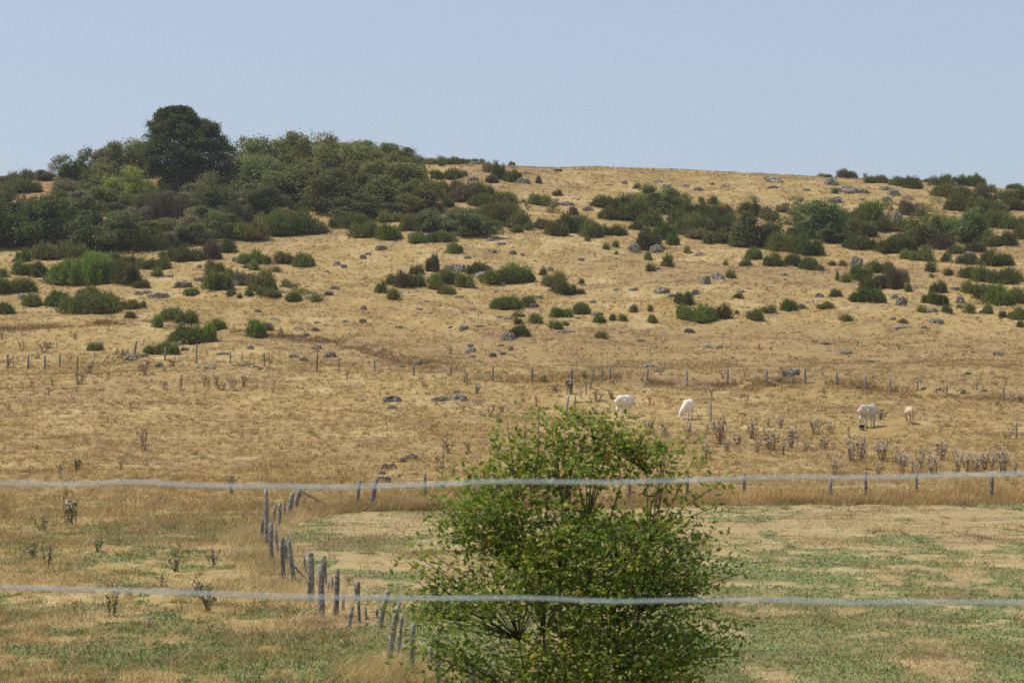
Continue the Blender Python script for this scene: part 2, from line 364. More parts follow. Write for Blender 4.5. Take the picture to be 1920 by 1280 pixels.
    strip(24000, np.array([p.x for p in mp]), np.array([p.y for p in mp]) + 3.5, 1.6, .40, np.array([1.1, 1.08, 1.05]))
    strip(30000, NFX[2:-1] - .25, NFY[2:-1], .45, .38, np.array([1.2, 1.22, 1.3]))
    strip(30000, _ffx, _ffy - .5, .7, .36, np.array([.75, .7, .66]))
    o = link('rank_grass', a.mesh('rank_grass', [M_grass])); tag(o, 'tall brown and golden dead grass along the fence lines', 'grass', kind='stuff')
    # green clover and grass patches in the near fields
    a = Acc(); n = 420000
    X, Y = sample_ground(n, 19, 98, rng, .30, 1.9); g = green_mask(X, Y)
    k = rng.random(n) < g * .62; X, Y = X[k], Y[k]; n = len(X); rf = right_field(X, Y)
    P = np.stack([X, Y, height(X, Y) + .01], -1); D = rng.normal(size=(n, 3)) * .8 + [0, 0, .9]; D[:, 2] = np.abs(D[:, 2])
    V, T = blades(P, D, (.05 + .09 * rng.random(n)) * (1 - .35 * rf), .012 + Y * .0003, rng)
    c = np.array([.125, .19, .055]) * (.6 + .8 * rng.random(n))[:, None] * (1 + (rng.random(n)[:, None] - .5) * [.5, .1, .3])
    c = c * (1 - rf[:, None]) + (c * .92 + np.array([.030, .032, .010])) * rf[:, None]
    a.add(V, T, np.repeat(c, 3, 0))
    o = link('green_weeds', a.mesh('green_weeds', [M_grass])); tag(o, 'low green clover and fresh grass patches in the near fields', 'weeds', kind='stuff')
build_grass()

# ------------------------------------------------------------------ label book
THINGS = []     # (object, noun, size_word, px, py, cat)
def proj(p): return 960 + F * p.x / p.y, 640 - F * p.z / p.y
def book(o, noun, adj, px, py): THINGS.append([o, noun, adj, px, py])

# ------------------------------------------------------------------ shrub prototypes
def make_broom(seed, wdt, hgt, nb, ndome, gappy=0.0):
    rng = np.random.default_rng(seed); a = Acc()
    cx = (rng.random(ndome) - .5) * max(wdt - hgt * .9, .15 * wdt); cy = (rng.random(ndome) - .5) * min(wdt, hgt * 2) * .7
    hh = hgt * (.45 + .55 * rng.random(ndome)); hh *= 1 - .45 * np.clip(np.abs(cx) / (wdt / 2), 0, 1) ** 2; hh[0] = hgt; cx[0] *= .4; rr = np.clip(hh * .62, .1, wdt / 2) * (.7 + .5 * rng.random(ndome))
    i = rng.integers(0, ndome, nb)
    th = rng.random(nb) * 2 * np.pi; ph = np.arccos(1 - rng.random(nb) ** 1.1 * .93)      # on the dome
    d = np.stack([np.sin(ph) * np.cos(th), np.sin(ph) * np.sin(th), np.cos(ph)], -1)
    rad = .74 + .38 * rng.random(nb) ** 1.6 + .12 * np.sin(5 * th + seed) * np.sin(3 * ph)
    tip = np.stack([cx[i], cy[i], hh * 0 + 0][0:2] + [np.zeros(nb)], -1) if False else np.stack([cx[i], cy[i], np.zeros(nb)], -1)
    tip = tip + d * np.stack([rr[i], rr[i], hh[i]], -1) * rad[:, None]
    Ls = min(hgt, 1.25) * (.16 + .2 * rng.random(nb))
    dr = unit(d * [1.2, 1.2, .5] + [0, 0, .9] + rng.normal(size=(nb, 3)) * .22)
    P = tip - dr * Ls[:, None]; P[:, 2] = np.maximum(P[:, 2], 0)
    Wd = (.022 + .02 * rng.random(nb)) * (min(hgt, 1.2) ** .5)
    V, T = blades(P, dr, Ls, Wd * 1.5, rng)
    v = (.55 + .75 * rng.random(nb))[:, None]
    c = v * (1 + (rng.random((nb, 1)) - .5) * [.5, .15, .3])
    brown = rng.random(nb) < .16 + .3 * (tip[:, 2] < .3 * hgt); c = np.where(brown[:, None], v * [1.35, .95, .95], c)
    a.add(V, T, np.repeat(c, 3, 0), 0)
    for k in range(int(5 + 3 * ndome)):     # bare woody stems
        j = rng.integers(0, ndome); b0 = np.array([cx[j] + rng.normal() * .1 * rr[j], cy[j], -.05])
        e = b0 + np.array([rng.normal() * rr[j] * .5, rng.normal() * rr[j] * .4, hh[j] * .75])
        V, Q = tube_pts([b0, (b0 + e) / 2 + rng.normal(size=3) * .06 * hgt, e], [.03 * hgt, .022 * hgt, .008 * hgt], 4)
        a.add(V, Q, np.array([1.3, .9, 1.0]) * .8, 0)
    fit_box(a, wdt, min(wdt, hgt * 2.2) if wdt > 3 else wdt * .9, hgt)
    return a.mesh('broom_shrub', [M_leaf])
def make_foliage(seed, wdt, hgt, nl, nlobe, leaf, z0=.0, spiky=.1):
    rng = np.random.default_rng(seed); a = Acc()
    lc = []; lr = []; ns = 5
    sx_ = (rng.random(ns) - .5) * wdt * .75; sy_ = (rng.random(ns) - .5) * wdt * .7; sh_ = hgt * (.5 + .5 * rng.random(ns)); sh_[0] = hgt; sr_ = wdt * (.17 + .16 * rng.random(ns)); sx_[0] *= .5
    for k in range(nlobe):
        q = rng.integers(0, ns); th = rng.random() * 2 * np.pi; r = rng.random() ** .5; z = rng.random() ** .9
        prof = math.sqrt(max(0.06, 1 - z ** 2)) * sr_[q] * (1.25 - .3 * z)
        lc.append((sx_[q] + math.cos(th) * r * prof, sy_[q] + math.sin(th) * r * prof, z0 + sh_[q] * (.03 + .85 * z))); lr.append(min(wdt, hgt) * (.07 + .13 * rng.random() ** 1.5))
    lc = np.array(lc); lr = np.array(lr); i = rng.choice(nlobe, nl, p=lr ** 2 / (lr ** 2).sum())
    d = unit(rng.normal(size=(nl, 3))); d[:, 2] = d[:, 2] * .9 + .15
    r = lr[i] * (.72 + .35 * rng.random(nl)); ext = rng.random(nl) < spiky; r = np.where(ext, r * (1.1 + .8 * rng.random(nl)), r)
    P = lc[i] + d * r[:, None] * [1.15, 1.15, .85]; k = P[:, 2] > .02; P, i, d = P[k], i[k], d[k]; nl = len(P)
    V, Q = leaves(P, leaf * (.6 + .8 * rng.random(nl)), rng, .3, d * .7)
    v = (.55 + .8 * rng.random(nl))[:, None] * (.85 + .3 * rng.random(nlobe))[i][:, None]; c = v * (1 + (rng.random((nl, 1)) - .5) * [.45, .1, .3])
    c = np.where(rng.random(nl)[:, None] < .05, v * [1.5, 1.05, 1.0], c)
    a.add(V, Q, np.repeat(c, 4, 0))
    # fine shoots sticking out of the outline
    m = nlobe * 8; j = rng.integers(0, nlobe, m); D = unit(rng.normal(size=(m, 3)) * [1, 1, .6] + [0, 0, 1.1])
    V, T = blades(lc[j] + D * (lr[j] * .6)[:, None], D, lr[j] * (.6 + .6 * rng.random(m)), np.full(m, .035), rng)
    a.add(V, T, np.array([1.1, .85, 1.0]))
    mx_, my_, sx, sy, sz = fit_box(a, wdt, wdt, hgt)
    lc = (lc - [mx_, my_, 0]) * [sx, sy, sz]
    return a.mesh('foliage', [M_leaf]), lc, lr
def make_stems(seed, lc, z0, r0, nst=9):
    rng = np.random.default_rng(seed); a = Acc(); idx = rng.permutation(len(lc))[:nst]
    for k in idx:
        b0 = np.array([rng.normal() * r0 * 1.5, rng.normal() * r0 * 1.5, -.1]); e = lc[k]
        m1 = b0 * .5 + e * .5 * [.6, .6, 1] + rng.normal(size=3) * r0; 
        V, Q = tube_pts([b0, m1, e], [r0, r0 * .6, r0 * .18], 5, rng, .1); a.add(V, Q, np.array([.11, .09, .07]))
    return a.mesh('stem', [M_stem])
BROOM = {'s': [make_broom(100 + i, 1.0, .75, 1000, 4) for i in range(5)],
         'm': [make_broom(120 + i, 2.4, 1.35, 5600, 9) for i in range(6)],
         'l': [make_broom(140 + i, 6.0, 1.9, 22000, 26) for i in range(5)]}
BSZ = {'s': (1.0, .75), 'm': (2.4, 1.35), 'l': (6.0, 1.9)}
LEAFY = []
for i in range(9):
    me, lc, lr = make_foliage(200 + i, 5.0, 4.0, 14000, 80, .19, .1, .3); LEAFY.append((me, make_stems(230 + i, lc, 0, .09)))
SPARSE = []
for i in range(4):
    me, lc, lr = make_foliage(260 + i, 5.0, 4.0, 2600, 18, .18, .2, .35); SPARSE.append((me, make_stems(280 + i, lc, 0, .05, 13)))
KT = {'b': (.178, .20, .052), 'B': (.17, .235, .045), 'g': (.22, .21, .11), 'h': (.185, .165, .085), 'l': (.205, .222, .06), 'd': (.135, .162, .046),
      'y': (.24, .27, .055), 'c': (.165, .182, .062), 's': (.20, .21, .08)}
KN = {'b': 'green broom shrub', 'B': 'bright green broom shrub', 'g': 'greyish green bush', 'h': 'brown heathery bush', 'l': 'leafy green bush', 'd': 'dark green bush',
      'y': 'yellow-green bush', 'c': 'grey-green bush', 's': 'thin twiggy bush'}
prng = random.Random(5)
def jit(c, s=.07):
    b = 1 + (prng.random() - .5) * .3
    return tuple(max(0, v * b * (1 + (prng.random() - .5) * 2 * s)) for v in c) + (1,)
def place_shrub(px, py, wpx, hpx, k):
    p = ground(px, py); W = wpx * p.y / F; H = hpx * p.y / F
    o = None
    if k in 'bBh' or (k == 'g' and W < 3.2):
        kind = 's' if W < 1.5 else ('m' if W < 4.2 else 'l'); me = prng.choice(BROOM[kind]); bw, bh = BSZ[kind]
        o = link('broom_shrub' if k in 'bB' else 'heath_bush', me); o.location = (p.x, p.y, p.z - .04 * H)
        s = W / bw; o.scale = (s * 1.0, s * (.9 + .3 * prng.random()), H / bh); o.rotation_euler = (0, 0, prng.choice((0, math.pi)) + (prng.random() - .5) * .5 if kind == 'l' else prng.random() * 6.28)
        o.color = jit(KT[k])
        cat = 'shrub'
        tag(o, None, cat, 'broom shrubs scattered over the hillside' if k in 'bB' else 'heathery bushes scattered over the hillside')
    else:
        me, st = prng.choice(SPARSE if k == 's' else LEAFY)
        o = bpy.data.objects.new('leafy_bush' if k != 's' else 'twiggy_bush', None); C.objects.link(o); o.empty_display_size = .3
        o.location = (p.x, p.y, p.z - .03 * H); o.scale = (W / 5, W / 5 * (.8 + .3 * prng.random()), H / 4); o.rotation_euler = (0, 0, prng.random() * 6.28)
        f = link('foliage', me, o); f.color = jit(KT[k]); g = link('stem', st, o)
        cat = 'bush'; tag(o, None, cat, 'leafy bushes in the hillside scrub' if k != 's' else 'thin twiggy bushes in the hillside scrub')
    size = 'tiny' if W < .9 else 'small' if W < 1.8 else 'medium' if W < 4 else 'wide'
    if H > 3.5: size = 'tall'
    book(o, KN[k], size, px, py - hpx / 2)

# rows: centre x, foot y, width, height, kind -- read off the photo in three times enlarged crops whose corner is given
def rows(txt, x0, y0):
    for r in txt.split(';'):
        t = r.split()
        if len(t) < 4: continue
        k = t[4] if len(t) > 4 else 'b'
        yield x0 + float(t[0]) / 3, y0 + float(t[1]) / 3, float(t[2]) / 3, float(t[3]) / 3, k
SH1 = """60 490 130 60 b;180 470 110 55 b;120 540 200 70 b;250 475 90 55 g;30 560 120 60 b;340 430 120 115 s;430 545 180 200 d;540 470 190 170 g;560 560 170 130 c;680 475 230 220 l;800 450 170 190 l;
730 600 190 170 y;600 570 170 130 l;640 500 140 120 l;1345 440 160 200 s;1480 465 250 220 l;1660 455 260 230 l;1800 480 260 250 l;1440 360 120 110 s;1900 520 240 240 l;1390 520 170 160 l;160 850 350 290 d;20 840 200 250 d;
430 810 270 230 c;620 870 300 220 d;700 800 150 130 y;620 640 190 120 l;480 640 180 110 g;350 600 120 70 b;850 700 180 130 h;960 730 200 150 h;770 760 150 130 g;1060 690 160 100 c;1230 650 230 200 c;1130 600 150 130 g;960 560 130 100 c;1240 800 190 150 d;1090 830 180 110 c;980 850 150 110 g;
850 865 170 100 b;1310 800 160 100 B;1410 805 150 105 b;1350 730 130 110 h;1500 660 230 150 c;1420 660 150 130 g;1590 780 200 120 B;1680 770 150 130 B;1770 770 130 75 b;1520 740 150 100 b;1500 570 270 220 l;1720 600 290 220 l;1870 650 230 220 l;1600 520 250 180 l;1690 640 100 50 b;
270 915 150 85 b;410 905 150 85 b;130 930 80 70 b;560 935 160 60 B;230 1015 90 85 b;370 1055 180 130 B;450 1000 160 90 b;540 1055 230 160 B;620 980 170 90 b;700 1055 150 130 b;720 970 110 60 h;130 1005 100 80 b;20 1020 60 50 B;30 1110 140 95 b;140 1098 120 70 b;
30 1225 90 60 b;175 1178 90 70 b;330 1180 130 80 B;430 1220 160 110 b;560 1220 180 120 b;500 1150 120 80 b;610 1190 110 80 b;730 1198 90 50 b;810 968 90 60 b;900 970 90 70 b;885 1018 60 50 b;795 1076 80 40 b;1010 925 110 90 b;1100 922 100 60 b;1190 915 90 85 h;1275 882 80 70 b;
915 905 40 30 b;1415 942 110 75 B;1430 978 60 50 b;1500 945 60 50 b;1600 938 110 65 b;1708 957 95 75 b;1555 992 50 30 b;1210 988 100 65 b;1225 1088 150 110 b;1300 1062 80 90 b;1375 1065 90 70 g;1480 1092 130 115 b;1470 1118 60 40 b;1540 1128 80 40 b;1610 1076 60 40 b;
1695 1112 110 60 s;1655 1152 80 45 B;1780 1152 60 35 b;1400 1123 45 35 b;1300 1122 50 35 b;1347 1141 30 25 b;1075 1118 70 40 B"""
SH4 = """885 400 60 70 B;965 355 100 70 b;1045 372 110 65 b;1050 485 170 90 B;1140 480 140 105 B;1225 415 80 60 b;880 545 110 50 B;960 552 90 75 B;1445 455 90 100 B;1500 415 60 40 g;515 532 50 42 b;550 528 50 42 g;740 297 90 45 b;800 290 40 35 b;735 350 60 35 h"""
SH2 = """310 332 95 38 b;410 348 105 48 b;510 347 85 32 b;590 356 90 42 b;650 345 80 40 b;740 347 70 30 b;455 416 35 45 b;563 396 35 22 b;700 372 40 25 b;510 442 30 25 b;620 462 80 55 b;545 467 60 40 b;885 465 60 80 b;940 482 60 52 b;975 472 60 50 b;850 487 60 35 h;825 427 60 50 g;
610 570 170 95 b;680 590 120 80 h;760 570 170 85 b;870 615 190 70 b;780 612 110 60 b;920 590 100 50 b;600 622 70 55 b;440 655 200 175 l;370 600 170 130 l;330 430 150 130 l;250 380 130 90 l;80 380 260 130 l;200 400 220 140 l;30 470 260 200 l;150 520 260 200 l;280 560 230 190 l;340 500 220 160 l;60 620 280 190 d;210 640 220 180 l;330 640 150 130 d;100 690 200 130 c;230 690 150 90 c;
60 740 200 80 b;280 705 120 60 b;430 752 170 85 b;500 720 110 80 c;620 765 220 130 c;700 740 170 110 c;770 785 190 120 c;830 700 150 90 c;890 720 230 120 b;985 738 130 90 b;550 650 50 40 d;985 763 60 30 b;1050 752 50 45 b;1130 742 90 40 h;130 793 110 88 b;90 793 50 30 h;262 803 110 85 B;430 827 90 62 B;515 822 60 45 B;585 817 90 62 b;632 882 78 62 B;340 762 50 40 b;
1215 561 50 32 b;1115 612 100 62 b;1050 642 30 50 s;1190 657 60 75 s;1305 671 50 50 h;1110 492 30 40 b;1210 782 110 80 b;1280 765 130 100 b;1340 745 120 70 b;1400 792 110 90 b;1450 775 90 60 b;1560 777 80 50 b;1385 817 35 25 b;1665 522 45 30 b;1490 622 130 60 b;1570 632 130 70 b;1540 690 160 65 b;1640 690 150 110 b;1650 620 90 60 h;1800 655 190 150 l;1875 600 90 60 g;1740 722 120 80 b;1820 802 120 85 B;1865 837 60 52 B;1895 722 100 90 b;1720 782 50 50 b;1660 752 70 40 b;
1490 862 40 35 b;1542 852 35 35 b;1547 894 20 22 b;1725 922 40 45 B;1835 957 60 65 b;1740 987 60 45 b;1725 865 110 85 h;425 996 70 45 b;225 1107 60 65 b;295 1142 70 65 b;300 1062 90 60 b;350 1078 80 80 h;420 1067 80 70 b;520 985 70 80 h;530 1057 80 55 b;590 1052 110 75 b;690 1072 90 80 b;540 1085 80 40 b;590 1112 90 50 b;755 1002 80 70 b;810 995 60 50 h;
860 1052 120 75 b;930 1050 120 85 b;990 1045 120 100 B;1035 1045 80 70 B;800 1045 60 40 b;1135 1007 40 40 b;1200 1062 110 75 b;1262 1112 92 62 b;1350 1062 30 35 b;1350 1111 40 30 b;1195 1097 40 40 g;930 1192 138 68 B;1050 1182 75 65 b;1235 1242 85 52 B;1350 1222 80 62 b;1003 1222 0 0 b"""
SH5 = """995 142 42 36 b;1000 212 108 62 b;995 102 65 42 b;1092 138 75 62 b;1205 167 75 52 b;1258 152 40 25 b;1460 222 75 45 b;1450 134 65 52 B;1525 124 40 36 b;1585 127 50 36 b;1750 133 55 42 b;1645 76 40 40 g;1738 72 30 36 b;1900 22 50 50 b;1908 95 45 60 b;870 25 20 20 b"""
SH3 = """800 137 70 20 b;905 158 70 42 h;950 162 60 30 h;1022 150 30 30 s;1095 187 100 42 b;1055 190 50 28 b;1300 157 60 16 b;1375 157 60 16 b;1215 200 90 45 b;1290 218 110 60 b;1460 207 100 65 b;1555 202 70 45 b;1620 202 130 65 b;1700 240 80 50 b;1470 262 120 65 b;1570 285 130 75 b;1700 330 110 100 h;1870 217 80 35 b;1820 282 100 52 b;1900 285 60 60 b;1850 335 130 65 b;1640 350 150 80 b;1540 340 110 75 b;1760 350 110 60 b;
15 302 50 48 b;172 312 50 46 b;375 372 110 95 l;105 300 35 30 b;60 385 160 90 b;200 405 160 95 b;130 400 110 70 B;60 475 190 110 b;190 465 170 100 b;300 465 120 100 b;90 495 140 50 h;140 527 50 55 b;215 522 80 72 b;285 547 45 62 b;420 545 220 175 l;480 385 80 52 g;560 350 60 40 g;625 420 110 150 s;655 430 50 70 d;560 565 160 95 b;615 575 140 85 b;705 595 130 112 B;650 500 110 85 b;
780 500 190 195 d;880 405 80 70 b;855 525 130 70 d;1050 400 140 112 B;965 405 120 72 b;1000 482 150 90 b;930 465 120 80 b;1110 455 110 72 b;960 562 100 80 b;1030 555 90 72 b;1155 385 90 115 s;1280 370 110 70 h;1350 380 220 105 s;1340 535 220 150 l;1420 500 130 120 l;1590 525 180 175 d;1500 470 120 90 b;1450 560 120 80 h;1240 455 130 62 b;1160 580 120 82 b;1260 575 110 82 b;1350 622 120 82 b;1270 615 80 52 b;1210 535 100 62 b;
1750 435 180 90 b;1860 445 130 82 b;1720 545 120 82 b;1830 535 110 72 b;1900 505 80 72 b;1650 575 100 52 b;1600 645 90 52 g;1480 635 60 52 b;1540 585 80 42 b;1760 652 150 82 b;1700 742 120 85 b;1800 752 130 85 b;1880 742 60 62 b;1395 687 60 62 b;1155 667 50 36 b;1495 707 60 36 b;1240 747 50 72 g;1400 722 25 20 b;400 612 80 62 b;355 657 60 46 b;505 655 80 72 b;557 657 40 40 b;620 657 80 68 b;710 673 82 68 b;770 680 50 30 h;
840 652 40 20 b;900 657 40 30 b;870 737 20 50 b;915 747 60 46 B;982 732 92 86 B;1040 712 60 52 b;1100 692 120 62 b;1185 782 90 110 h;1110 780 80 60 h;1040 792 110 82 b;1010 852 130 72 B;1090 862 90 72 b;1270 802 40 50 b;1435 805 90 62 b;1400 862 80 62 b;1455 872 80 62 B;1625 812 90 72 b;1610 722 90 62 b;1700 845 100 82 b;1790 875 130 112 B;1880 862 90 82 b;1715 922 50 52 b;1615 922 60 56 b;1555 892 35 20 b;1888 952 90 62 b;1798 942 40 36 b;
1480 917 40 42 b;1505 927 25 36 b;1345 917 50 36 b;1900 1002 40 36 b;862 827 65 42 b;855 247 40 28 b;270 722 60 42 b;15 873 80 72 b;310 837 50 30 b;30 955 85 72 B;110 967 115 92 B;208 945 110 72 b;410 957 80 58 b;480 916 75 40 b;597 907 75 62 B;800 897 75 36 b;665 895 40 25 g;920 962 75 42 b;25 582 35 36 b;305 926 25 25 b;240 652 25 25 b;1240 977 40 25 g"""
SHX = '''520 520 170 130 l;620 430 170 140 l;740 540 170 130 l;560 640 170 110 c;380 560 120 90 g;1560 500 200 150 l;1400 430 150 120 l;1600 580 220 150 l;1800 560 220 160 l;1840 400 200 150 l;1300 560 140 120 l;
1100 740 170 100 g;900 790 170 100 c;1180 720 150 100 c;700 690 160 100 c;330 690 180 120 c;60 680 180 130 d;1000 620 130 80 g;1480 610 180 110 c;1340 650 160 100 c;840 640 150 90 c;1240 500 130 110 l;1900 640 170 120 l;760 400 120 90 l'''
def build_shrubs():
    for txt, x0, y0 in ((SH1, 0, 180), (SHX, 0, 180), (SH4, 0, 480), (SH2, 640, 180), (SH5, 640, 560), (SH3, 1280, 280)):
        for x, y, w_, h_, k in rows(txt, x0, y0):
            if w_ > 1 and k in 'bB' and w_ > 20: h_ *= .84
            if k in 'lcgd' and y0 == 180 and x0 < 700: h_ *= .93
            if w_ > 1: place_shrub(x, y, w_ * (1.1 if k in 'bBh' else 1.28), h_ * 1.06, k)
build_shrubs()

# ------------------------------------------------------------------ the tall dark tree
def build_dark_tree():
    p = ground(352, 360); s = p.y / F
    rng = np.random.default_rng(77)
    root = bpy.data.objects.new('dark_tree', None); C.objects.link(root); root.location = p
    H = 160 * s
    oy = np.array([200, 208, 215, 225, 236, 250, 265, 283, 300, 318, 332, 346]); oz = (360 - oy) / 160.
    ol = np.array([318, 300, 297, 292, 281, 284, 270, 268, 272, 274, 280, 302]); orr = np.array([346, 357, 361, 375, 405, 412, 430, 436, 437, 436, 430, 405])
    def prof(z): return np.interp(z, oz[::-1], ((orr - ol) / 2.)[::-1]) * s
    def cen(z): return np.interp(z, oz[::-1], ((orr + ol) / 2. - 352)[::-1]) * s
    a = Acc(); st = Acc(); nc = 520; C_ = []
    V, Q = tube_pts([(0, 0, -.2), (.1, 0, H * .3), (-.2, 0, H * .65), (cen(.95), 0, H * .93)], [.42, .33, .2, .05], 8, rng, .06)
    st.add(V, Q, np.array([.07, .055, .045]))
    for k in range(nc):
        z = .09 + .9 * rng.random() ** .9; th = rng.random() * 6.283; r = rng.random() ** .42
        R = prof(z) * (.86 + .22 * vnoise(th * 1.6, z * 7, 55)); c = np.array([cen(z) + math.cos(th) * r * R, math.sin(th) * r * R * .85, z * H]); C_.append(c)
        b0 = np.array([cen(z) * .6, 0, max(.4, z * H * .82)])
        if k % 3 == 0:
            V, Q = tube_pts([b0, (b0 + c) / 2 + [0, 0, .1], c], [.08, .05, .02], 4); st.add(V, Q, np.array([.07, .055, .045]))
        n = 150; out_ = unit(np.array([[math.cos(th), math.sin(th), .1]]))
        sp = rng.normal(size=(n, 3)) * np.array([.40, .40, .22]) * (R / 3.4 * .6 + .3)
        P = c + sp + out_ * (rng.random((n, 1)) * .35); P[:, 2] -= .12 * np.abs(sp[:, 0])
        V, Q = leaves(P, .22 + .15 * rng.random(n), rng, .7, out_ * .6, .6)
        v = (.5 + .8 * rng.random((n, 1))) * (.75 + .5 * rng.random()); col = v * (1 + (rng.random((n, 1)) - .5) * [.5, .1, .3])
        if rng.random() < .15: col = col * [1.5, 1.15, .9]
        a.add(V, Q, np.repeat(col, 4, 0))
        if r > .75:
            m = 7; D = unit(out_ + rng.normal(size=(m, 3)) * .4 + [0, 0, .45]); V, T = blades(c + D * .2, D, .5 + .6 * rng.random(m), np.full(m, .10), rng); a.add(V, T, np.array([.7, .75, .7]))
    f = link('crown', a.mesh('crown', [M_leaf]), root); f.color = (.085, .112, .032, 1)
    link('trunk', st.mesh('trunk', [M_stem]), root)
    tag(root, 'tall dark dense tree standing alone above the scrub on the left hilltop', 'tree')
build_dark_tree()

# ------------------------------------------------------------------ boulders
def make_rock(seed, n_cut=11, flat=1.0):
    rng = np.random.default_rng(seed); bm = bmesh.new(); bmesh.ops.create_icosphere(bm, subdivisions=4, radius=1.0)
    N = unit(rng.normal(size=(n_cut, 3)) * [1, 1, .8]); D = .55 + .38 * rng.random(n_cut)
    co = np.array([v.co[:] for v in bm.verts]); d = unit(co)
    s = d @ N.T; r = np.min(np.where(s > .05, D / np.maximum(s, .05), 9), axis=1); r = np.minimum(r, 1.0)
    for i, v in enumerate(bm.verts):
        q = d[i] * r[i]; nv = mnoise.fractal(Vector(q * 2.2 + seed), 1.0, 2.0, 4); crk = abs(mnoise.noise(Vector(q * 3.1 + seed * 2)))
        q = q * (1 + .20 * nv - (.16 * max(0, .12 - crk) / .12)); v.co = Vector(q)
    me = bpy.data.meshes.new('boulder'); bm.to_mesh(me); bm.free(); me.materials.append(M_rock)
    co = np.array([v.co[:] for v in me.vertices]); mn = co.min(0); mx = co.max(0); c = (mn + mx) / 2; sc = (mx - mn) / 2
    co = (co - [c[0], c[1], c[2]]) / sc; co[:, 2] = np.where(co[:, 2] > .55, .55 + (co[:, 2] - .55) * .55, co[:, 2]) / .80; tp = 1 - .10 * np.clip(co[:, 2] + .3, 0, 1.3); co[:, 0] = co[:, 0] * tp + .12 * math.sin(seed) * np.clip(co[:, 2], 0, 1); co[:, 1] *= tp; me.vertices.foreach_set('co', co.astype(np.float32).ravel()); me.update()
    return me        # fills the box -1..1
ROCK = [make_rock(300 + i) for i in range(12)]
RK = """R1 1335 295 0 0;"""
RKD = [(0, 480, """1020 180 120 50;1130 140 90 30;780 222 60 25;880 238 130 50;955 122 50 20;1455 317 65 22;1425 380 75 28;1540 359 50 15;1790 379 55 15;1680 413 60 20;1775 425 60 32;1720 452 50 25;1675 482 40 25;1405 526 50 28;1785 527 60 35;1255 558 75 20;1655 573 70 30;1708 593 55 32;1858 573 88 38;1000 500 80 28;1040 532 50 25;740 588 90 42;800 568 70 25;1180 634 100 25;895 624 50 32;1370 622 80 22;1440 627 40 15;1318 620 22 14;1342 616 20 12;1402 612 22 14;1425 616 18 12;1465 640 26 12;1205 640 22 12;1120 632 28 14;1508 640 30 14;1880 187 60 25;1845 219 60 30;1830 92 50 15;1895 54 50 35;1330 35 60 45;1380 68 50 30;1330 170 60 40;1600 206 60 15;1740 243 70 35;110 244 60 40;80 34 50 25;680 247 50 12;1022 390 40 25;1120 68 40 25;1215 234 20 15;925 232 60 30;820 215 60 20"""),
       (640, 180, """225 867 75 34;120 918 42 36;150 895 40 20;610 882 80 26;325 802 45 45;400 805 60 50;490 815 60 52;785 365 50 45;745 387 60 30;955 386 50 34;975 406 50 18;1215 426 60 22;685 455 60 50;740 477 70 30;1028 492 80 42;1035 441 65 18;1510 504 50 12;1595 497 40 25;1830 518 80 34;1780 485 60 20;1020 600 40 25;1270 617 100 30;1385 647 60 36;790 655 60 30;500 494 50 30;1275 703 42 35;1500 778 115 52;1430 735 60 30;1655 885 80 78;1775 884 80 62;1740 830 60 42;1845 665 105 36;845 882 60 25;965 892 56 30;1015 901 30 22;710 920 45 24;1345 930 50 22;905 837 60 20;840 817 50 20;505 932 70 30;610 985 90 50;670 990 80 60;790 1025 100 48;345 1073 60 32;1075 1035 50 42;1175 990 50 40;1145 1063 50 25;740 1081 70 18;1365 1067 40 15;1780 978 50 20;1800 1112 95 50;1855 1132 70 25;1640 1097 75 20;1545 1092 40 15;1115 1142 55 25;665 1137 60 20;1415 1167 45 24;1475 1162 25 15;1080 1193 70 36;1435 1236 80 26;940 1257 60 18;885 1247 40 14;125 1203 42 34;435 1202 50 14;122 1276 46 30;22 1276 50 22;15 967 40 25;480 1160 50 14;500 1227 30 12;735 1202 60 12;1330 1252 35 12;875 1102 30 12;905 1062 60 20"""),
       (640, 560, """690 179 56 36;325 168 60 20;935 235 92 58;728 302 76 36;728 275 40 20;850 327 50 30;907 318 45 22;952 290 32 28;895 270 50 14;725 331 60 12;1680 242 60 18;442 374 90 30;340 383 60 14;540 412 90 18;290 580 118 44;283 622 72 28;560 578 110 34;650 573 130 46;650 535 40 26;1720 388 90 32;1785 412 60 22;400 908 80 46;350 920 40 36;285 960 60 48;245 965 50 50;215 1030 55 45;262 1035 42 48;322 1003 28 18;1250 192 90 20;1295 190 40 15;780 162 60 12;615 167 30 12;795 662 40 12;230 990 45 30"""),
       (1280, 280, """520 187 100 42;485 175 55 32;835 201 92 40;825 176 50 24;930 250 130 58;1005 246 100 34;1195 260 95 48;1140 232 90 30;95 234 76 30;240 217 56 16;510 221 66 22;700 232 50 18;165 199 30 16;18 212 40 20;850 298 100 40;1148 294 72 34;1272 282 60 28;560 338 70 30;1205 430 80 105;980 660 80 78;128 757 62 60;202 732 82 50;95 602 66 32;70 822 60 42;570 712 66 18;772 834 52 28;850 802 46 26;1232 882 70 68;1190 845 52 36;1565 865 62 52;1685 785 52 42;1315 787 36 20;1535 792 50 26;1395 917 86 34;1180 962 46 26;1425 982 112 36;1230 1006 120 20;1360 1012 52 20;1350 1029 40 12;40 1032 72 36;140 1121 66 28;210 1121 52 22;810 1100 76 20;915 1152 80 24;1055 1197 46 16;1780 1164 60 32;1600 1267 52 20;600 1278 152 52;650 1030 36 12;378 935 60 35;1655 872 36 20;1685 922 32 20;1530 205 52 26;305 1192 30 12;320 807 70 16;1500 415 70 40;1800 410 60 30;1660 560 70 28;1010 285 40 16;1790 955 30 12"""),
       (1280, 560, """990 508 40 16;1360 515 36 16;1440 520 36 16;1580 535 34 32;1700 528 36 10;340 650 50 12;1640 305 40 10;1330 560 45 14;1790 320 60 12""")]
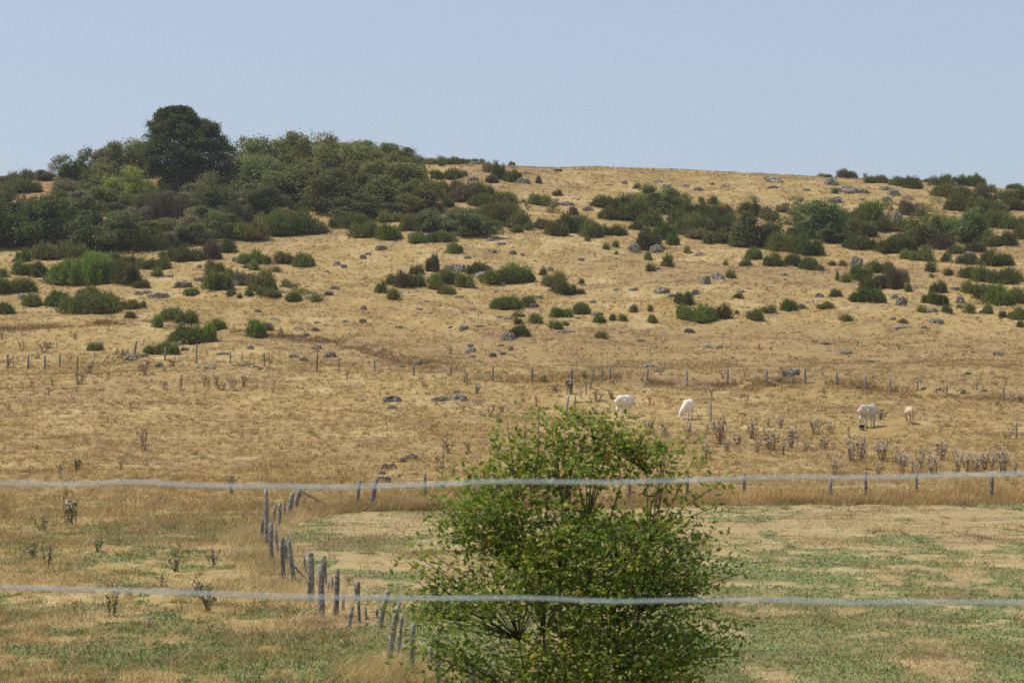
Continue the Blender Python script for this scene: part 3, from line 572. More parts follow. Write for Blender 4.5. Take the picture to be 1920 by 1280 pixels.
def place_rock(px, py, wpx, hpx, leanr=0):
    p = ground(px, py); W = wpx * p.y / F; H = hpx * p.y / F * 1.0
    o = link('boulder', prng.choice(ROCK)); o.scale = (W / 2, W / 2 * (.6 + .3 * prng.random()), H * .80)
    o.location = (p.x, p.y + W * .2, p.z - H * .04); o.rotation_euler = ((prng.random() - .5) * .2, leanr + (prng.random() - .5) * .2, prng.choice((0, 3.14)) + (prng.random() - .5) * .7)
    tag(o, None, 'rock', 'granite boulders lying on the hillside')
    ra = W / max(H, .01)
    book(o, 'grey boulder' if ra < 1.9 else ('low grey rock' if ra < 3.2 else 'flat grey rock'), 'small' if W < .9 else 'medium' if W < 2.2 else 'large', px, py - hpx / 2)
for x0, y0, txt in RKD:
    for x, y, w_, h_, k in rows(txt, x0, y0): place_rock(x, y, w_ * 1.05, h_ * 1.08)

# ------------------------------------------------------------------ thistles
def make_thistle(seed, H=1.2, nst=7, heads=True, green=0.0, dense=1.0):
    rng = np.random.default_rng(seed); a = Acc(); br = np.array([.36, .265, .165]); 
    for s in range(nst):
        b0 = np.array([rng.normal() * .10, rng.normal() * .10, 0]); top = b0 + np.array([rng.normal() * .2, rng.normal() * .2, H * (.45 + .55 * rng.random())])
        mid = (b0 + top) / 2 + rng.normal(size=3) * .03; c = br * (.6 + .6 * rng.random()) * (1 - green) + np.array([.10, .13, .04]) * green
        V, Q = tube_pts([b0, mid, top], [.015, .012, .008], 4); a.add(V, Q, c)
        tips = [top]
        for b in range(int(4 * dense + 1)):
            t = .45 + .5 * rng.random(); q = b0 * (1 - t) + top * t; e = q + unit(np.array([rng.normal(), rng.normal(), 1.2]))* (.12 + .16 * rng.random())
            V, Q = tube_pts([q, (q + e) / 2 + [0, 0, -.01], e], [.009, .008, .006], 3); a.add(V, Q, c); tips.append(e)
        n = int(22 * dense); t = rng.random(n); P = b0 + (top - b0) * t[:, None]; D = rng.normal(size=(n, 3)) * [1, 1, .5] + [0, 0, .1]
        V, T = blades(P, D, .08 + .12 * rng.random(n) * (1.2 - t), np.full(n, .04), rng)
        lc = c * (.5 + .9 * rng.random((n, 1))); a.add(V, T, np.repeat(lc, 3, 0))
        for e in tips:
            if heads is True or rng.random() < (.35 if heads else .15):
                r = .026 + .014 * rng.random(); hc = np.array([.74, .64, .52]) * (.75 + .35 * rng.random()) if rng.random() < .7 and heads else br * .6
                V, Q = tube_pts([e - [0, 0, r * .8], e, e + [0, 0, r * 1.1], e + [0, 0, r * 1.9]], [r * .5, r, r * 1.1, r * 1.35], 5); a.add(V, Q, hc)
            else:
                V, Q = tube_pts([e, e + [0, 0, .03]], [.016, .012], 4); a.add(V, Q, br * .55)
    fit_box(a, .62, .62, 1.25, 3)
    return a.mesh('thistle', [M_stem])
TH_D = [make_thistle(400 + i, nst=5, heads=False) for i in range(5)]
TH_F = [make_thistle(420 + i, nst=8, heads=True, dense=1.1) for i in range(6)]
TH_G = [make_thistle(440 + i, nst=6, heads='few', green=.7, dense=1.5) for i in range(4)]
THD = [(0, 480, 'D', """115 532 30 60;235 545 55 60;205 580 40 50;262 520 40 40;415 467 30 32;322 522 15 40;123 447 15 27;8 475 18 52;440 718 50 75;468 705 40 60;495 660 62 62;35 630 70 66;175 742 20 50;293 732 15 46;537 722 15 26;428 767 12 36;815 672 60 92;790 650 30 40;920 748 40 50;1018 762 25 88;1150 732 30 62;1172 730 26 70;1215 742 30 72;1250 755 40 50;1305 757 50 72;1380 737 40 70;1535 772 40 92;1425 756 25 20;1148 812 15 32;45 872 35 52;740 847 15 26;805 1095 55 130;345 1242 32 90;1295 1285 40 60;1317 422 15 40;1580 450 40 50;1360 592 22 60;1515 602 45 62;670 577 40 60;980 620 60 36;700 560 30 30;1890 837 25 26;1480 590 15 45;610 690 15 40;275 780 18 35;100 590 18 25"""),
       (0, 480, 'G', """435 1212 40 78;685 1202 15 70"""),
       (640, 560, 'D', """115 308 26 42;605 308 36 46;230 290 12 26;700 482 46 78;32 462 20 50;1100 608 26 72;1290 470 20 60;1440 578 52 62;530 602 30 50;840 662 50 72;905 640 40 40;885 698 46 72;550 958 46 96;710 868 30 60;1025 582 25 26;155 377 20 30;1815 782 60 70;1735 600 25 50;460 500 16 40;1200 520 50 40;1560 370 18 30;1660 320 10 20"""),
       (640, 560, 'G', """770 532 34 58;1140 472 40 60;1285 532 48 90;1365 452 28 42;1512 562 40 50;595 872 60 92;625 992 34 62;1735 762 50 72;1665 842 36 50;1690 465 15 30"""),
       (1280, 560, 'D', """225 447 46 62;350 442 30 62;430 287 20 36;500 292 10 26;750 250 26 30;985 265 30 32;1218 287 30 46;1360 277 10 24;1075 472 26 48;785 437 20 32;795 537 20 42;570 440 40 60;360 602 32 72;1820 402 15 26;1835 787 50 50;1335 474 36 56;1578 477 18 36;1655 492 25 30;1675 455 10 30;160 560 14 40;930 780 22 72;600 640 20 40;330 560 30 40"""),
       (1280, 560, 'G', """1775 602 26 36;1905 582 40 52;1120 682 46 62;1460 475 22 20"""),
       (1280, 560, 'F', """205 822 70 172;130 902 60 102;30 792 40 102;390 792 60 112;310 822 50 62;490 852 80 112;480 722 30 72;615 842 76 122;750 762 60 96;830 762 42 72;800 852 46 82;950 922 55 142;1005 918 55 140;1110 912 72 112;865 992 52 102;1100 992 36 72;1245 987 56 132;1300 987 32 92;1340 962 46 122;1405 987 60 112;1460 912 56 122;1550 977 50 116;1590 975 50 110;1650 972 60 92;1695 962 60 112;1740 955 40 80;1785 977 50 136;1820 972 50 130;550 732 40 82;150 762 30 62;700 860 34 60;250 860 40 70;560 880 40 80;1190 930 34 70;1870 985 34 80;420 870 34 80;1530 890 30 50"""),
       (0, 853, 'G', """400 392 70 150;230 425 70 90;180 580 46 90;268 640 60 150;550 542 56 92;990 655 50 112;1200 632 56 112;1115 800 60 120;1165 885 70 150;640 905 90 185;840 967 30 62"""),
       (0, 853, 'D', """1300 222 44 112;905 272 32 46;1415 372 42 60;320 262 40 52;372 250 14 60;910 742 22 90;1280 640 20 30;1785 300 50 62;1720 290 24 60"""),
       (640, 853, 'D', """35 732 14 60""")]
def place_thistle(px, py, wpx, hpx, k):
    p = ground(px, py); W = wpx * p.y / F; H = hpx * p.y / F
    o = link('thistle', prng.choice({'D': TH_D, 'F': TH_F, 'G': TH_G}[k])); o.location = p - Vector((0, 0, .03)); sx = max(W / .62, .4); o.scale = (sx, sx, H / 1.25); o.rotation_euler = (0, 0, prng.random() * 6.28)
    tag(o, None, 'thistle', {'D': 'dead brown thistles in the dry grass', 'F': 'thistles with pale seed heads', 'G': 'green stemmed thistles in the dry grass'}[k])
    book(o, {'D': 'dead brown thistle', 'F': 'thistle with pale seed heads', 'G': 'green stemmed thistle'}[k], 'short' if H < .7 else 'tall' if H > 1.6 else 'medium', px, py - hpx / 2)
for x0, y0, k, txt in THD:
    for x, y, w_, h_, _ in rows(txt, x0, y0): place_thistle(x, y, w_ * 1.05, h_, k)

# ------------------------------------------------------------------ fences
def post_mesh(base, top, r, rng, mat, origin):
    b = np.array(base - origin); t = np.array(top - origin); b0 = b - unit(t - b) * .15
    n = 5; pts = [b0 + (t - b0) * (i / (n - 1)) + (rng.normal(size=3) * r * .12 if 0 < i < n - 1 else 0) for i in range(n)]
    V, Q = tube_pts(pts, r * np.array([1.05, 1.0, .98, .93, .86]) * (1 + .05 * rng.normal(size=n)), 9, rng, .07)
    a = Acc(); a.add(V, Q); return a.mesh('post', [mat])
def fence(name, label, posts, mat, wires=(.88, .5), wr=.003, grp=None, sag=.03):
    """posts: (top x, top y, foot x, foot y, width) in photo pixels"""
    rng = np.random.default_rng(len(posts) + 900)
    feet = [ground(q[2], q[3]) for q in posts]; origin = feet[0].copy()
    root = bpy.data.objects.new(name, None); C.objects.link(root); root.location = origin; tag(root, label, 'fence')
    ends = []
    for q, f in zip(posts, feet):
        top = Vector(((q[0] - 960) / F * f.y, f.y, -(q[1] - 640) / F * f.y)); r = max(q[4] * f.y / F / 2, .03)
        link('post', post_mesh(f, top, r, rng, mat, origin), root); ends.append((f, top, r))
    for fr in wires:
        pts = []
        for i, (f, t, r) in enumerate(ends):
            q = np.array(f + (t - f) * fr + Vector((0, -r, 0)) - origin)
            if i: m = (pts[-1] + q) / 2 - [0, 0, sag]; pts.append(m)
            pts.append(q)
        V, Q = tube_pts(pts, wr, 4); a = Acc(); a.add(V, Q); link('wire', a.mesh('wire', [M_oldwire]), root)
    return root
def P4(txt, x0, y0, s=3.0):
    o = []
    for r in txt.split(';'):
        t = [float(v) for v in r.split()]
        if len(t) == 4: t = [t[0], t[1], t[0], t[2], t[3]]       # x top foot width (upright)
        o.append((x0 + t[0] / s, y0 + t[1] / s, x0 + t[2] / s, y0 + t[3] / s, t[4] / s))
    return o
far_l = P4("43 550 622 12;160 555 157 636 12;252 558 637 13;337 550 627 10;436 560 634 9;535 565 520 610 6;615 558 570 606 6;660 520 630 586 6;722 525 700 580 6;768 477 752 572 13;932 510 927 586 10;1108 490 1105 606 11;1296 535 602 9;1487 543 620 9;1783 545 652 11;1906 570 647 9", 0, 480)
far_r = P4("187 342 407 12;407 365 432 13;616 372 432 10;852 372 467 13;1073 383 467 14;1296 388 467 17;1513 383 450 12;1722 392 467 13", 640, 560) + P4("25 390 492 11;253 390 482 13;473 395 477 11;689 392 479 14;867 405 482 11;1026 422 502 11;1168 440 522 12;1320 455 527 10;1486 480 547 10;1652 465 517 10;1806 490 577 14;1960 510 600 12", 1280, 560)
fence('wooden_fence', 'run of thin dark fence posts at far left, several leaning over', far_l, M_wood, grp=1)
fence('wooden_fence', 'long line of grey fence posts crossing the foot of the hill behind the cows', far_r, M_wood_pale)
fence('wooden_fence', 'short run of leaning pale posts climbing left of the leftmost cow', P4("1280 540 1262 658 12;1318 540 1312 618 8;1347 500 1350 555 6;1378 455 1376 542 7;1424 380 1400 512 9;1467 388 430 9", 640, 560), M_wood_pale, wires=(.8,))
fence('wooden_fence', 'separate weathered stakes standing in the pasture around the grazing cattle', P4("160 575 157 692 11;1458 705 747 8;1877 688 792 12", 1280, 560), M_wood_pale, wires=())
mid_px = [(674.5, 899, 670, 948, 7), (706, 897, 695, 951, 10), (797, 887, 796, 935, 7), (928, 887, 928, 938, 7), (1039, 888, 1037, 940, 7), (1180, 890, 1180, 940, 7), (1290, 892, 1288, 940, 7), (1396, 887, 1394, 928, 7), (1558, 896, 1557, 932, 7),
          (1623.5, 884, 1624, 930, 6), (1719, 880, 1718, 925, 7), (1861, 893, 1857, 938, 8), (2010, 890, 2010, 938, 8)]
fence('wooden_fence', 'dark stubby fence posts along the straw strip above the green patchy field', mid_px, M_wood, wires=(.75, .35), wr=.004)
def N4(txt): return [(440 + a * .23437, 880 + b * .23437, 440 + c * .23437, 880 + d * .23437, e * .29) for a, b, c, d, e in [[float(v) for v in r.split()] for r in txt.split(';')]]
near_px = N4("520 155 483 352 32;462 185 428 382 38;402 268 398 400 18;362 265 357 472 20;328 280 308 442 18;232 380 212 567 25;250 150 258 640 30;325 480 345 682 24;290 425 295 752 34;382 545 388 882 32;410 560 418 782 24;430 545 482 912 34;552 685 568 832 18;603 665 606 1090 46;712 690 722 962 36;690 755 692 1190 44;772 860 780 992 24;822 800 812 1172 36;985 895 975 1082 40;985 1060 1000 1232 24;945 1090 915 1272 28;1225 970 1160 1265 34;1140 1110 1138 1190 20;1046 1095 1052 1205 18;336 600 350 700 18;405 622 413 712 16;748 905 752 1010 18;872 1000 866 1130 18")
near_px += [(748, 1127, 725, 1254, 10), (754, 1153, 747, 1224, 7), (775, 1167, 770, 1268, 11), (820, 1200, 822, 1300, 9), (808, 1213, 807, 1262, 9), (884, 1243, 883, 1335, 15), (923, 1243, 922, 1330, 10)]
nf = fence('old_post_fence', 'crooked row of lichened split posts dividing the two near fields', near_px, M_wood, wires=(), wr=.004)
def brace(parent, name, tx, ty, bx, by, wd, mat=M_wood):
    f = ground(bx, by); 
    g2 = ground(tx + (bx - tx) * .1, by + 3); yy = (f.y + g2.y) / 2
    t = Vector(((tx - 960) / F * yy, yy, -(ty - 640) / F * yy)); org = parent.location
    o = link(name, post_mesh(f, t, wd * f.y / F / 2, np.random.default_rng(3), mat, org), parent); return o
brace(nf, 'brace_rail', 565, 920, 613, 947, 3); brace(nf, 'fallen_post', 553, 1062, 574, 1085, 5)
def near_wires():
    a = nf.location; idx = [(0, 1), (1, 3), (3, 5), (5, 8), (8, 9), (9, 11), (11, 13), (13, 15), (15, 17), (17, 18), (18, 21), (21, 23), (23, 26)]
    for fr in (.82, .5):
        pts = []
        for k in [0, 1, 3, 6, 8, 9, 11, 13, 15, 17, 18, 21, 23, 25, 26]:
            q = near_px[k]; f = ground(q[2], q[3]); t = Vector(((q[0] - 960) / F * f.y, f.y, -(q[1] - 640) / F * f.y)); pts.append(np.array(f + (t - f) * fr - a))
        V, Q = tube_pts(pts, .0025, 4); A = Acc(); A.add(V, Q); link('wire', A.mesh('wire', [M_oldwire]), nf)
near_wires()

# the wire fence right in front of the camera
def front_fence():
    Y = 4.7; root = bpy.data.objects.new('wire_fence', None); C.objects.link(root); root.location = (0, Y, gz(0, Y))
    tag(root, 'two pale slack wires strung right across the picture close to the viewer', 'wire fence')
    up = [(-1400, 893), (-700, 897), (-300, 902), (0, 905), (60, 907), (130, 908.5), (250, 903), (330, 908), (400, 912), (500, 911), (620, 914), (700, 912), (830, 908), (900, 903), (1000, 903), (1130, 905), (1270, 902), (1390, 897), (1500, 894), (1620, 896), (1750, 892), (1920, 888), (2300, 893), (2700, 888), (3300, 890)]
    lo = [(-1400, 1090), (-700, 1094), (-300, 1096), (0, 1100), (100, 1104), (250, 1107), (400, 1113), (560, 1119), (640, 1120), (850, 1122), (960, 1120), (1040, 1122), (1130, 1128), (1200, 1127), (1300, 1125), (1420, 1124), (1600, 1130), (1700, 1129), (1920, 1129), (2300, 1122), (2700, 1126), (3300, 1120)]
    for L_ in (up, lo):
        xs = np.linspace(L_[0][0], L_[-1][0], 160); ys = np.interp(xs, [p[0] for p in L_], [p[1] for p in L_]); k = np.array([.25, .5, .25]); ys[1:-1] = np.convolve(ys, k, 'valid'); ys[1:-1] = np.convolve(ys, k, 'valid')
        pts = np.stack([(xs - 960) / F * Y, np.full(160, 0.0), -(ys - 640) / F * Y - root.location.z], -1)
        V, Q = tube_pts(pts, .0030, 8); a = Acc(); a.add(V, Q); link('wire', a.mesh('wire', [M_wire], True), root)
    rng = np.random.default_rng(8)
    for x in (-2.75, 2.72):
        b = Vector((x, 0.05, 0)); t = Vector((x + .02, .05, -root.location.z - .18)); link('post', post_mesh(b, t, .05, rng, M_wood, Vector((0, 0, 0))), root)
front_fence()

# ------------------------------------------------------------------ roadside bush in front
def front_bush():
    Y = 20.0; s = Y / F; cx = (1085 - 960) * s; bz = gz(cx, Y); rng = np.random.default_rng(31)
    root = bpy.data.objects.new('young_bush', None); C.objects.link(root); root.location = (cx, Y, bz)
    tag(root, 'leafy bright green bush close in front, between the two wires and below', 'bush')
    # outline of the crown in metres: height above foot -> left, right extent
    zt = -(765 - 640) * s - bz
    py = np.array([772, 808, 848, 880, 920, 960, 1000, 1050, 1100, 1160, 1220, 1280, 1400, 1560])
    lf = np.array([1112, 1070, 1020, 990, 870, 850, 830, 800, 790, 790, 800, 830, 860, 930]); rt = np.array([1145, 1172, 1195, 1225, 1300, 1320, 1310, 1310, 1320, 1345, 1360, 1370, 1340, 1200])
    zz = -(py - 640) * s - bz; o = np.argsort(zz)
    L_ = lambda z: np.interp(z, zz[o], (lf[o] - 960) * s - cx); R_ = lambda z: np.interp(z, zz[o], (rt[o] - 960) * s - cx)
    st = Acc(); lv = Acc(); heads = []
    fixed = [(1128, 792), (1122, 815), (985, 800), (1010, 782), (952, 803), (930, 835), (878, 888), (905, 915), (1085, 795), (1190, 820), (1285, 845), (1300, 870), (1245, 860), (1340, 915), (1345, 950), (820, 945), (790, 1050), (775, 1060), (1385, 1075), (1395, 1170), (795, 1160), (1360, 1060), (1325, 1010), (860, 925), (1050, 800), (960, 860), (1020, 850), (1150, 840), (955, 875), (1000, 880), (1240, 900), (1090, 830), (1290, 1090), (1385, 1230), (1300, 1000), (1335, 1120)]
    for x, y in fixed: heads.append(((x - 960) * s - cx, rng.normal() * .15, -(y - 640) * s - bz, .55))
    while len(heads) < 370:
        z = zz.min() + .35 + (zt - zz.min() - .4) * rng.random(); l, r = L_(z), R_(z); t = rng.random()
        if rng.random() > (r - l) / 2.9: continue
        if vnoise((l + (r - l) * t) * 1.9 + 40, z * 1.9 + 7, 66) < .22 + .16 * sstep(.62, .9, z / zt): continue
        x = l + (r - l) * t; dmax = (r - l) * .42 * math.sqrt(max(0, 1 - (2 * t - 1) ** 2)); heads.append((x, (rng.random() * 2 - 1) * dmax, z, 1.0))
    mains = []
    for k in range(7):
        a_ = rng.random() * 6.28; b0 = np.array([math.cos(a_) * .08, math.sin(a_) * .08, -.1]); tp = np.array([(k - 3) * .19 + rng.normal() * .05, rng.normal() * .25, zt * (.62 + .25 * rng.random())])
        if k == 3: tp = np.array([.15, 0, zt * .93])
        pts = [b0 + (tp - b0) * t + np.array([(k - 3) * .05 * math.sin(t * 3), 0, 0]) + rng.normal(size=3) * .03 * (0 < t < 1) for t in np.linspace(0, 1, 7)]
        V, Q = tube_pts(pts, np.linspace(.024, .005, 7), 7, rng, .05); st.add(V, Q, np.array([.13, .105, .08])); mains.append(np.array(pts))
    for m in mains:
        for q in m[3:]:
            for _ in range(2): heads.append((q[0] + rng.normal() * .14, q[1] + rng.normal() * .16, q[2] + .05 + rng.normal() * .12, 1.0))
    heads = [h_ for h_ in heads if not (960 + (h_[0] + cx) / s > 1134 and 640 - (h_[2] + bz) / s < 806)]      # the crown top leans left
    for (x, y, z, sc) in heads:
        h = np.array([x, y, z]); best = None
        for m in mains:
            for q in m[1:]:
                if q[2] < z - .15:
                    d = np.linalg.norm((q - h) * [1, 1, .6])
                    if best is None or d < best[0]: best = (d, q)
        q = best[1] if best else np.array([0, 0, max(.2, z - .5)])
        mid = (q + h) / 2 + [0, 0, .05] + rng.normal(size=3) * .04; tipd = unit(h - q + [0, 0, .2]); e = h + tipd * .12
        V, Q = tube_pts([q, mid, h, e], [.008, .006, .004, .002], 4); st.add(V, Q, np.array([.15, .11, .075]))
        n = int((70 + rng.integers(0, 22)) * (.7 if sc < 1 else 1)); t = rng.random(n)[:, None] ** .8; P = mid * (1 - t) + e * t + rng.normal(size=(n, 3)) * [.16, .12, .065] * (.6 + .5 * sc)
        V, Q = leaves(P, .035 + .05 * rng.random(n), rng, .5, None, .55)
        v = .6 + .7 * rng.random((n, 1)); base = np.array([.19, .265, .035]) if rng.random() < .6 else np.array([.29, .32, .04])
        c = base * v * (1 + (rng.random((n, 1)) - .5) * [.6, .1, .5]); rr = rng.random((n, 1)); c = np.where(rr < .018, np.array([.36, .22, .04]), c); c = np.where(rr > .97, np.array([.16, .19, .09]), c)
        lv.add(V, Q, np.repeat(c, 4, 0))
    link('stem', st.mesh('stem', [M_stem]), root); link('foliage', lv.mesh('foliage', [M_bushleaf]), root)
front_bush()

# ------------------------------------------------------------------ cattle
def ellipsoid(bm, c, r, rot=None):
    m = Matrix.Translation(c) @ (rot or Matrix()) @ Matrix.Diagonal((*r, 1)); bmesh.ops.create_icosphere(bm, subdivisions=3, radius=1, matrix=m)
def capsule(bm, p1, r1, p2, r2, n=6):
    p1 = Vector(p1); p2 = Vector(p2)
    L_ = (p2 - p1).length; k = max(3, int(L_ / (min(r1, r2) * .45)))
    for i in range(k + 1):
        t = i / k; bmesh.ops.create_icosphere(bm, subdivisions=2, radius=r1 + (r2 - r1) * t, matrix=Matrix.Translation(p1.lerp(p2, t)))
def simple(name, parent, mat, build):
    bm = bmesh.new(); build(bm); me = bpy.data.meshes.new(name); bm.to_mesh(me); bm.free(); me.materials.append(mat)
    for p in me.polygons: p.use_smooth = True
    return link(name, me, parent)
def cow(px, py, yaw, scale, mat, label, head='graze', side=0.0, tail='hang', slim=1.0, step=.08):
    p = ground(px, py); root = bpy.data.objects.new('cow', None); C.objects.link(root); root.location = p; root.rotation_euler = (0, 0, yaw); root.scale = (scale,) * 3
    tag(root, label, 'cow', 'cream cattle grazing in the middle field')
    bm = bmesh.new(); w_ = slim
    ellipsoid(bm, (-.72, 0, 1.10), (.40, .31 * w_, .34)); ellipsoid(bm, (-.62, .17 * w_, 1.28), (.18, .12, .12)); ellipsoid(bm, (-.62, -.17 * w_, 1.28), (.18, .12, .12))
    ellipsoid(bm, (-.95, .0, 1.12), (.2, .24 * w_, .26)); ellipsoid(bm, (-.05, 0, 1.02), (.78, .37 * w_, .40)); ellipsoid(bm, (.15, 0, .93), (.5, .34 * w_, .34)); ellipsoid(bm, (.58, 0, 1.02), (.40, .29 * w_, .42)); ellipsoid(bm, (.5, 0, 1.30), (.36, .12, .13)); ellipsoid(bm, (.0, 0, 1.33), (.7, .10, .09))
    ellipsoid(bm, (.86, 0, .88), (.16, .18, .26))
    for sgn in (1, -1):
        y = .17 * sgn; dx = step * sgn
        capsule(bm, (.55, y * 1.1, .95), .17, (.58 + dx * .4, y, .62), .10); capsule(bm, (.58 + dx * .4, y, .62), .095, (.60 + dx, y * .95, .40), .062); capsule(bm, (.60 + dx, y * .95, .40), .06, (.59 + dx, y * .95, .13), .045); capsule(bm, (.59 + dx, y * .95, .13), .055, (.63 + dx, y * .95, .05), .06)
        capsule(bm, (-.78, y * 1.15, 1.0), .24, (-.60 - dx * .4, y * 1.15, .76), .15); capsule(bm, (-.66 - dx * .4, y * 1.15, .76), .14, (-.93 - dx, y, .50), .070); capsule(bm, (-.95 - dx, y, .50), .066, (-.90 - dx, y, .14), .047); capsule(bm, (-.90 - dx, y, .14), .055, (-.85 - dx, y, .05), .06)
    ellipsoid(bm, (-.5, 0, .66), (.17, .14, .12))
    if head == 'graze': poll = Vector((1.30, side * .35, .62)); muz = Vector((1.45, side * .55, .16))
    elif head == 'back': poll = Vector((1.15, side * .45, 1.15)); muz = Vector((1.2, side * .85, .85))
    else: poll = Vector((1.42, side * .3, 1.30)); muz = Vector((1.80, side * .6, 1.02))
    capsule(bm, (.72, 0, 1.12), .27, poll + (Vector((.72, 0, 1.12)) - poll) * .15, .16); capsule(bm, (.80, 0, .92), .19, poll + Vector((-.02, 0, -.06)), .13)
    capsule(bm, poll, .145, poll.lerp(muz, .5), .125); capsule(bm, poll.lerp(muz, .45), .12, muz, .088)
    me = bpy.data.meshes.new('body'); bm.to_mesh(me); bm.free(); o = link('body', me, root)
    rm = o.modifiers.new('r', 'REMESH'); rm.mode = 'VOXEL'; rm.voxel_size = .026; sm = o.modifiers.new('s', 'SMOOTH'); sm.iterations = 7; sm.factor = .5
    dg = bpy.context.evaluated_depsgraph_get(); m2 = bpy.data.meshes.new_from_object(o.evaluated_get(dg)); o.modifiers.clear(); o.data = m2; m2.name = 'body'; m2.materials.clear(); m2.materials.append(mat)
    for q in m2.polygons: q.use_smooth = True
    hd = (muz - poll).normalized(); sd_ = hd.cross(Vector((0, 0, 1))).normalized(); upv = sd_.cross(hd)
    for sgn in (1, -1):
        simple('ear', root, mat, lambda b: ellipsoid(b, poll + sd_ * sgn * .22 - upv * .0, (.13, .035, .06), sd_.to_track_quat('X', 'Z').to_matrix().to_4x4()))
        simple('horn', root, M_hoof if False else M_tub_pale, lambda b: capsule(b, poll + sd_ * sgn * .10 - hd * .08 + upv * .06, .028, poll + sd_ * sgn * .20 - hd * .13 + upv * .16, .012))
        simple('eye', root, M_hoof, lambda b: ellipsoid(b, poll.lerp(muz, .33) + sd_ * sgn * .122 + upv * .04, (.024, .024, .024)))
    simple('muzzle', root, M_muzzle, lambda b: ellipsoid(b, muz + hd * .045, (.075, .08, .075)))
    for (x, y, sg) in ((.63, .16, 1), (.63, -.16, -1), (-.85, .17, -1), (-.85, -.17, 1)):
        simple('hoof', root, M_hoof, lambda b: capsule(b, (x + step * sg * 1.0, y, .01), .066, (x + step * sg + .02, y, .045), .058))
    if tail == 'hang': tp = [(-1.10, 0, 1.28), (-1.19, 0, 1.1), (-1.2, 0, .8), (-1.18, .02, .5), (-1.17, .03, .36)]
    else: tp = [(-1.10, 0, 1.28), (-1.20, -.05, 1.34), (-1.10, -.22, 1.38), (-.85, -.34, 1.30), (-.62, -.38, 1.14), (-.66, -.38, 1.02)]
    V, Q = tube_pts(tp, [.04, .032, .026, .03, .05][:len(tp)] if len(tp) == 5 else [.04, .034, .028, .034, .05, .03], 7)
    a = Acc(); a.add(V, Q); link('tail', a.mesh('tail', [mat], True), root)
    return root
cow(1171, 783, math.radians(67), 1.10, M_cow, 'cream cow seen from behind with hanging tail, just behind the bush top', 'back', -.3, 'hang')
cow(1290, 786, math.radians(-104), .98, M_cow, 'cream cow grazing with lowered head facing the camera, beside a lone stake', 'graze', -.75, 'hang')
cow(1629, 800, math.radians(58), 1.08, M_cow, 'cream cow swishing its tail over its back, next to a dark blue tub', 'graze', .5, 'up', step=.14)
cow(1705, 796, math.radians(88), .86, M_cow_tan, 'slim tan cow seen from the rear, rightmost of the cattle', 'graze', .05, 'hang', .74)

def tub():
    p = ground(1616, 807); root = bpy.data.objects.new('feed_tub', None); C.objects.link(root); root.location = p
    tag(root, 'small dark blue and pale feed tub on the grass by the tail-swishing cow', 'tub')
    def lathe(name, prof, mat):
        n = 20; th = np.linspace(0, 2 * np.pi, n, endpoint=False); pr = np.array(prof); V = np.stack([pr[:, None, 0] * np.cos(th), pr[:, None, 0] * np.sin(th), pr[:, None, 1] + th * 0], -1).reshape(-1, 3)
        i = np.arange(len(pr) - 1)[:, None] * n; k = np.arange(n)[None]; Q = np.stack([i + k, i + (k + 1) % n, i + n + (k + 1) % n, i + n + k], -1).reshape(-1, 4)
        a = Acc(); a.add(V, Q); link(name, a.mesh(name, [mat], True), root)
    lathe('base', [(.001, -.02), (.155, -.02), (.165, .14), (.168, .15)], M_tub_pale)
    lathe('rim', [(.170, .148), (.182, .33), (.196, .335), (.196, .36), (.175, .36), (.16, .18), (.001, .17)], M_tub_dark)
tub()

# ------------------------------------------------------------------ summer haze
def build_haze():
    bm = bmesh.new(); bmesh.ops.create_cube(bm, size=1.0)
    for v in bm.verts: v.co = Vector((v.co.x * 4600, 1540 + v.co.y * 3700, -7.5 + v.co.z * 155))
    me = bpy.data.meshes.new('haze'); bm.to_mesh(me); bm.free(); m = bpy.data.materials.new('haze_air'); m.use_nodes = True; n = m.node_tree; n.nodes.clear()
    o_ = n.nodes.new('ShaderNodeOutputMaterial'); v = n.nodes.new('ShaderNodeVolumePrincipled'); v.inputs['Color'].default_value = (.93, .95, 1, 1); v.inputs['Density'].default_value = .00014; v.inputs['Anisotropy'].default_value = .2
    n.links.new(v.outputs[0], o_.inputs['Volume']); me.materials.append(m); o = link('haze', me); tag(o, 'thin pale summer haze hanging over the hill and the fields', 'haze', kind='stuff')
build_haze()

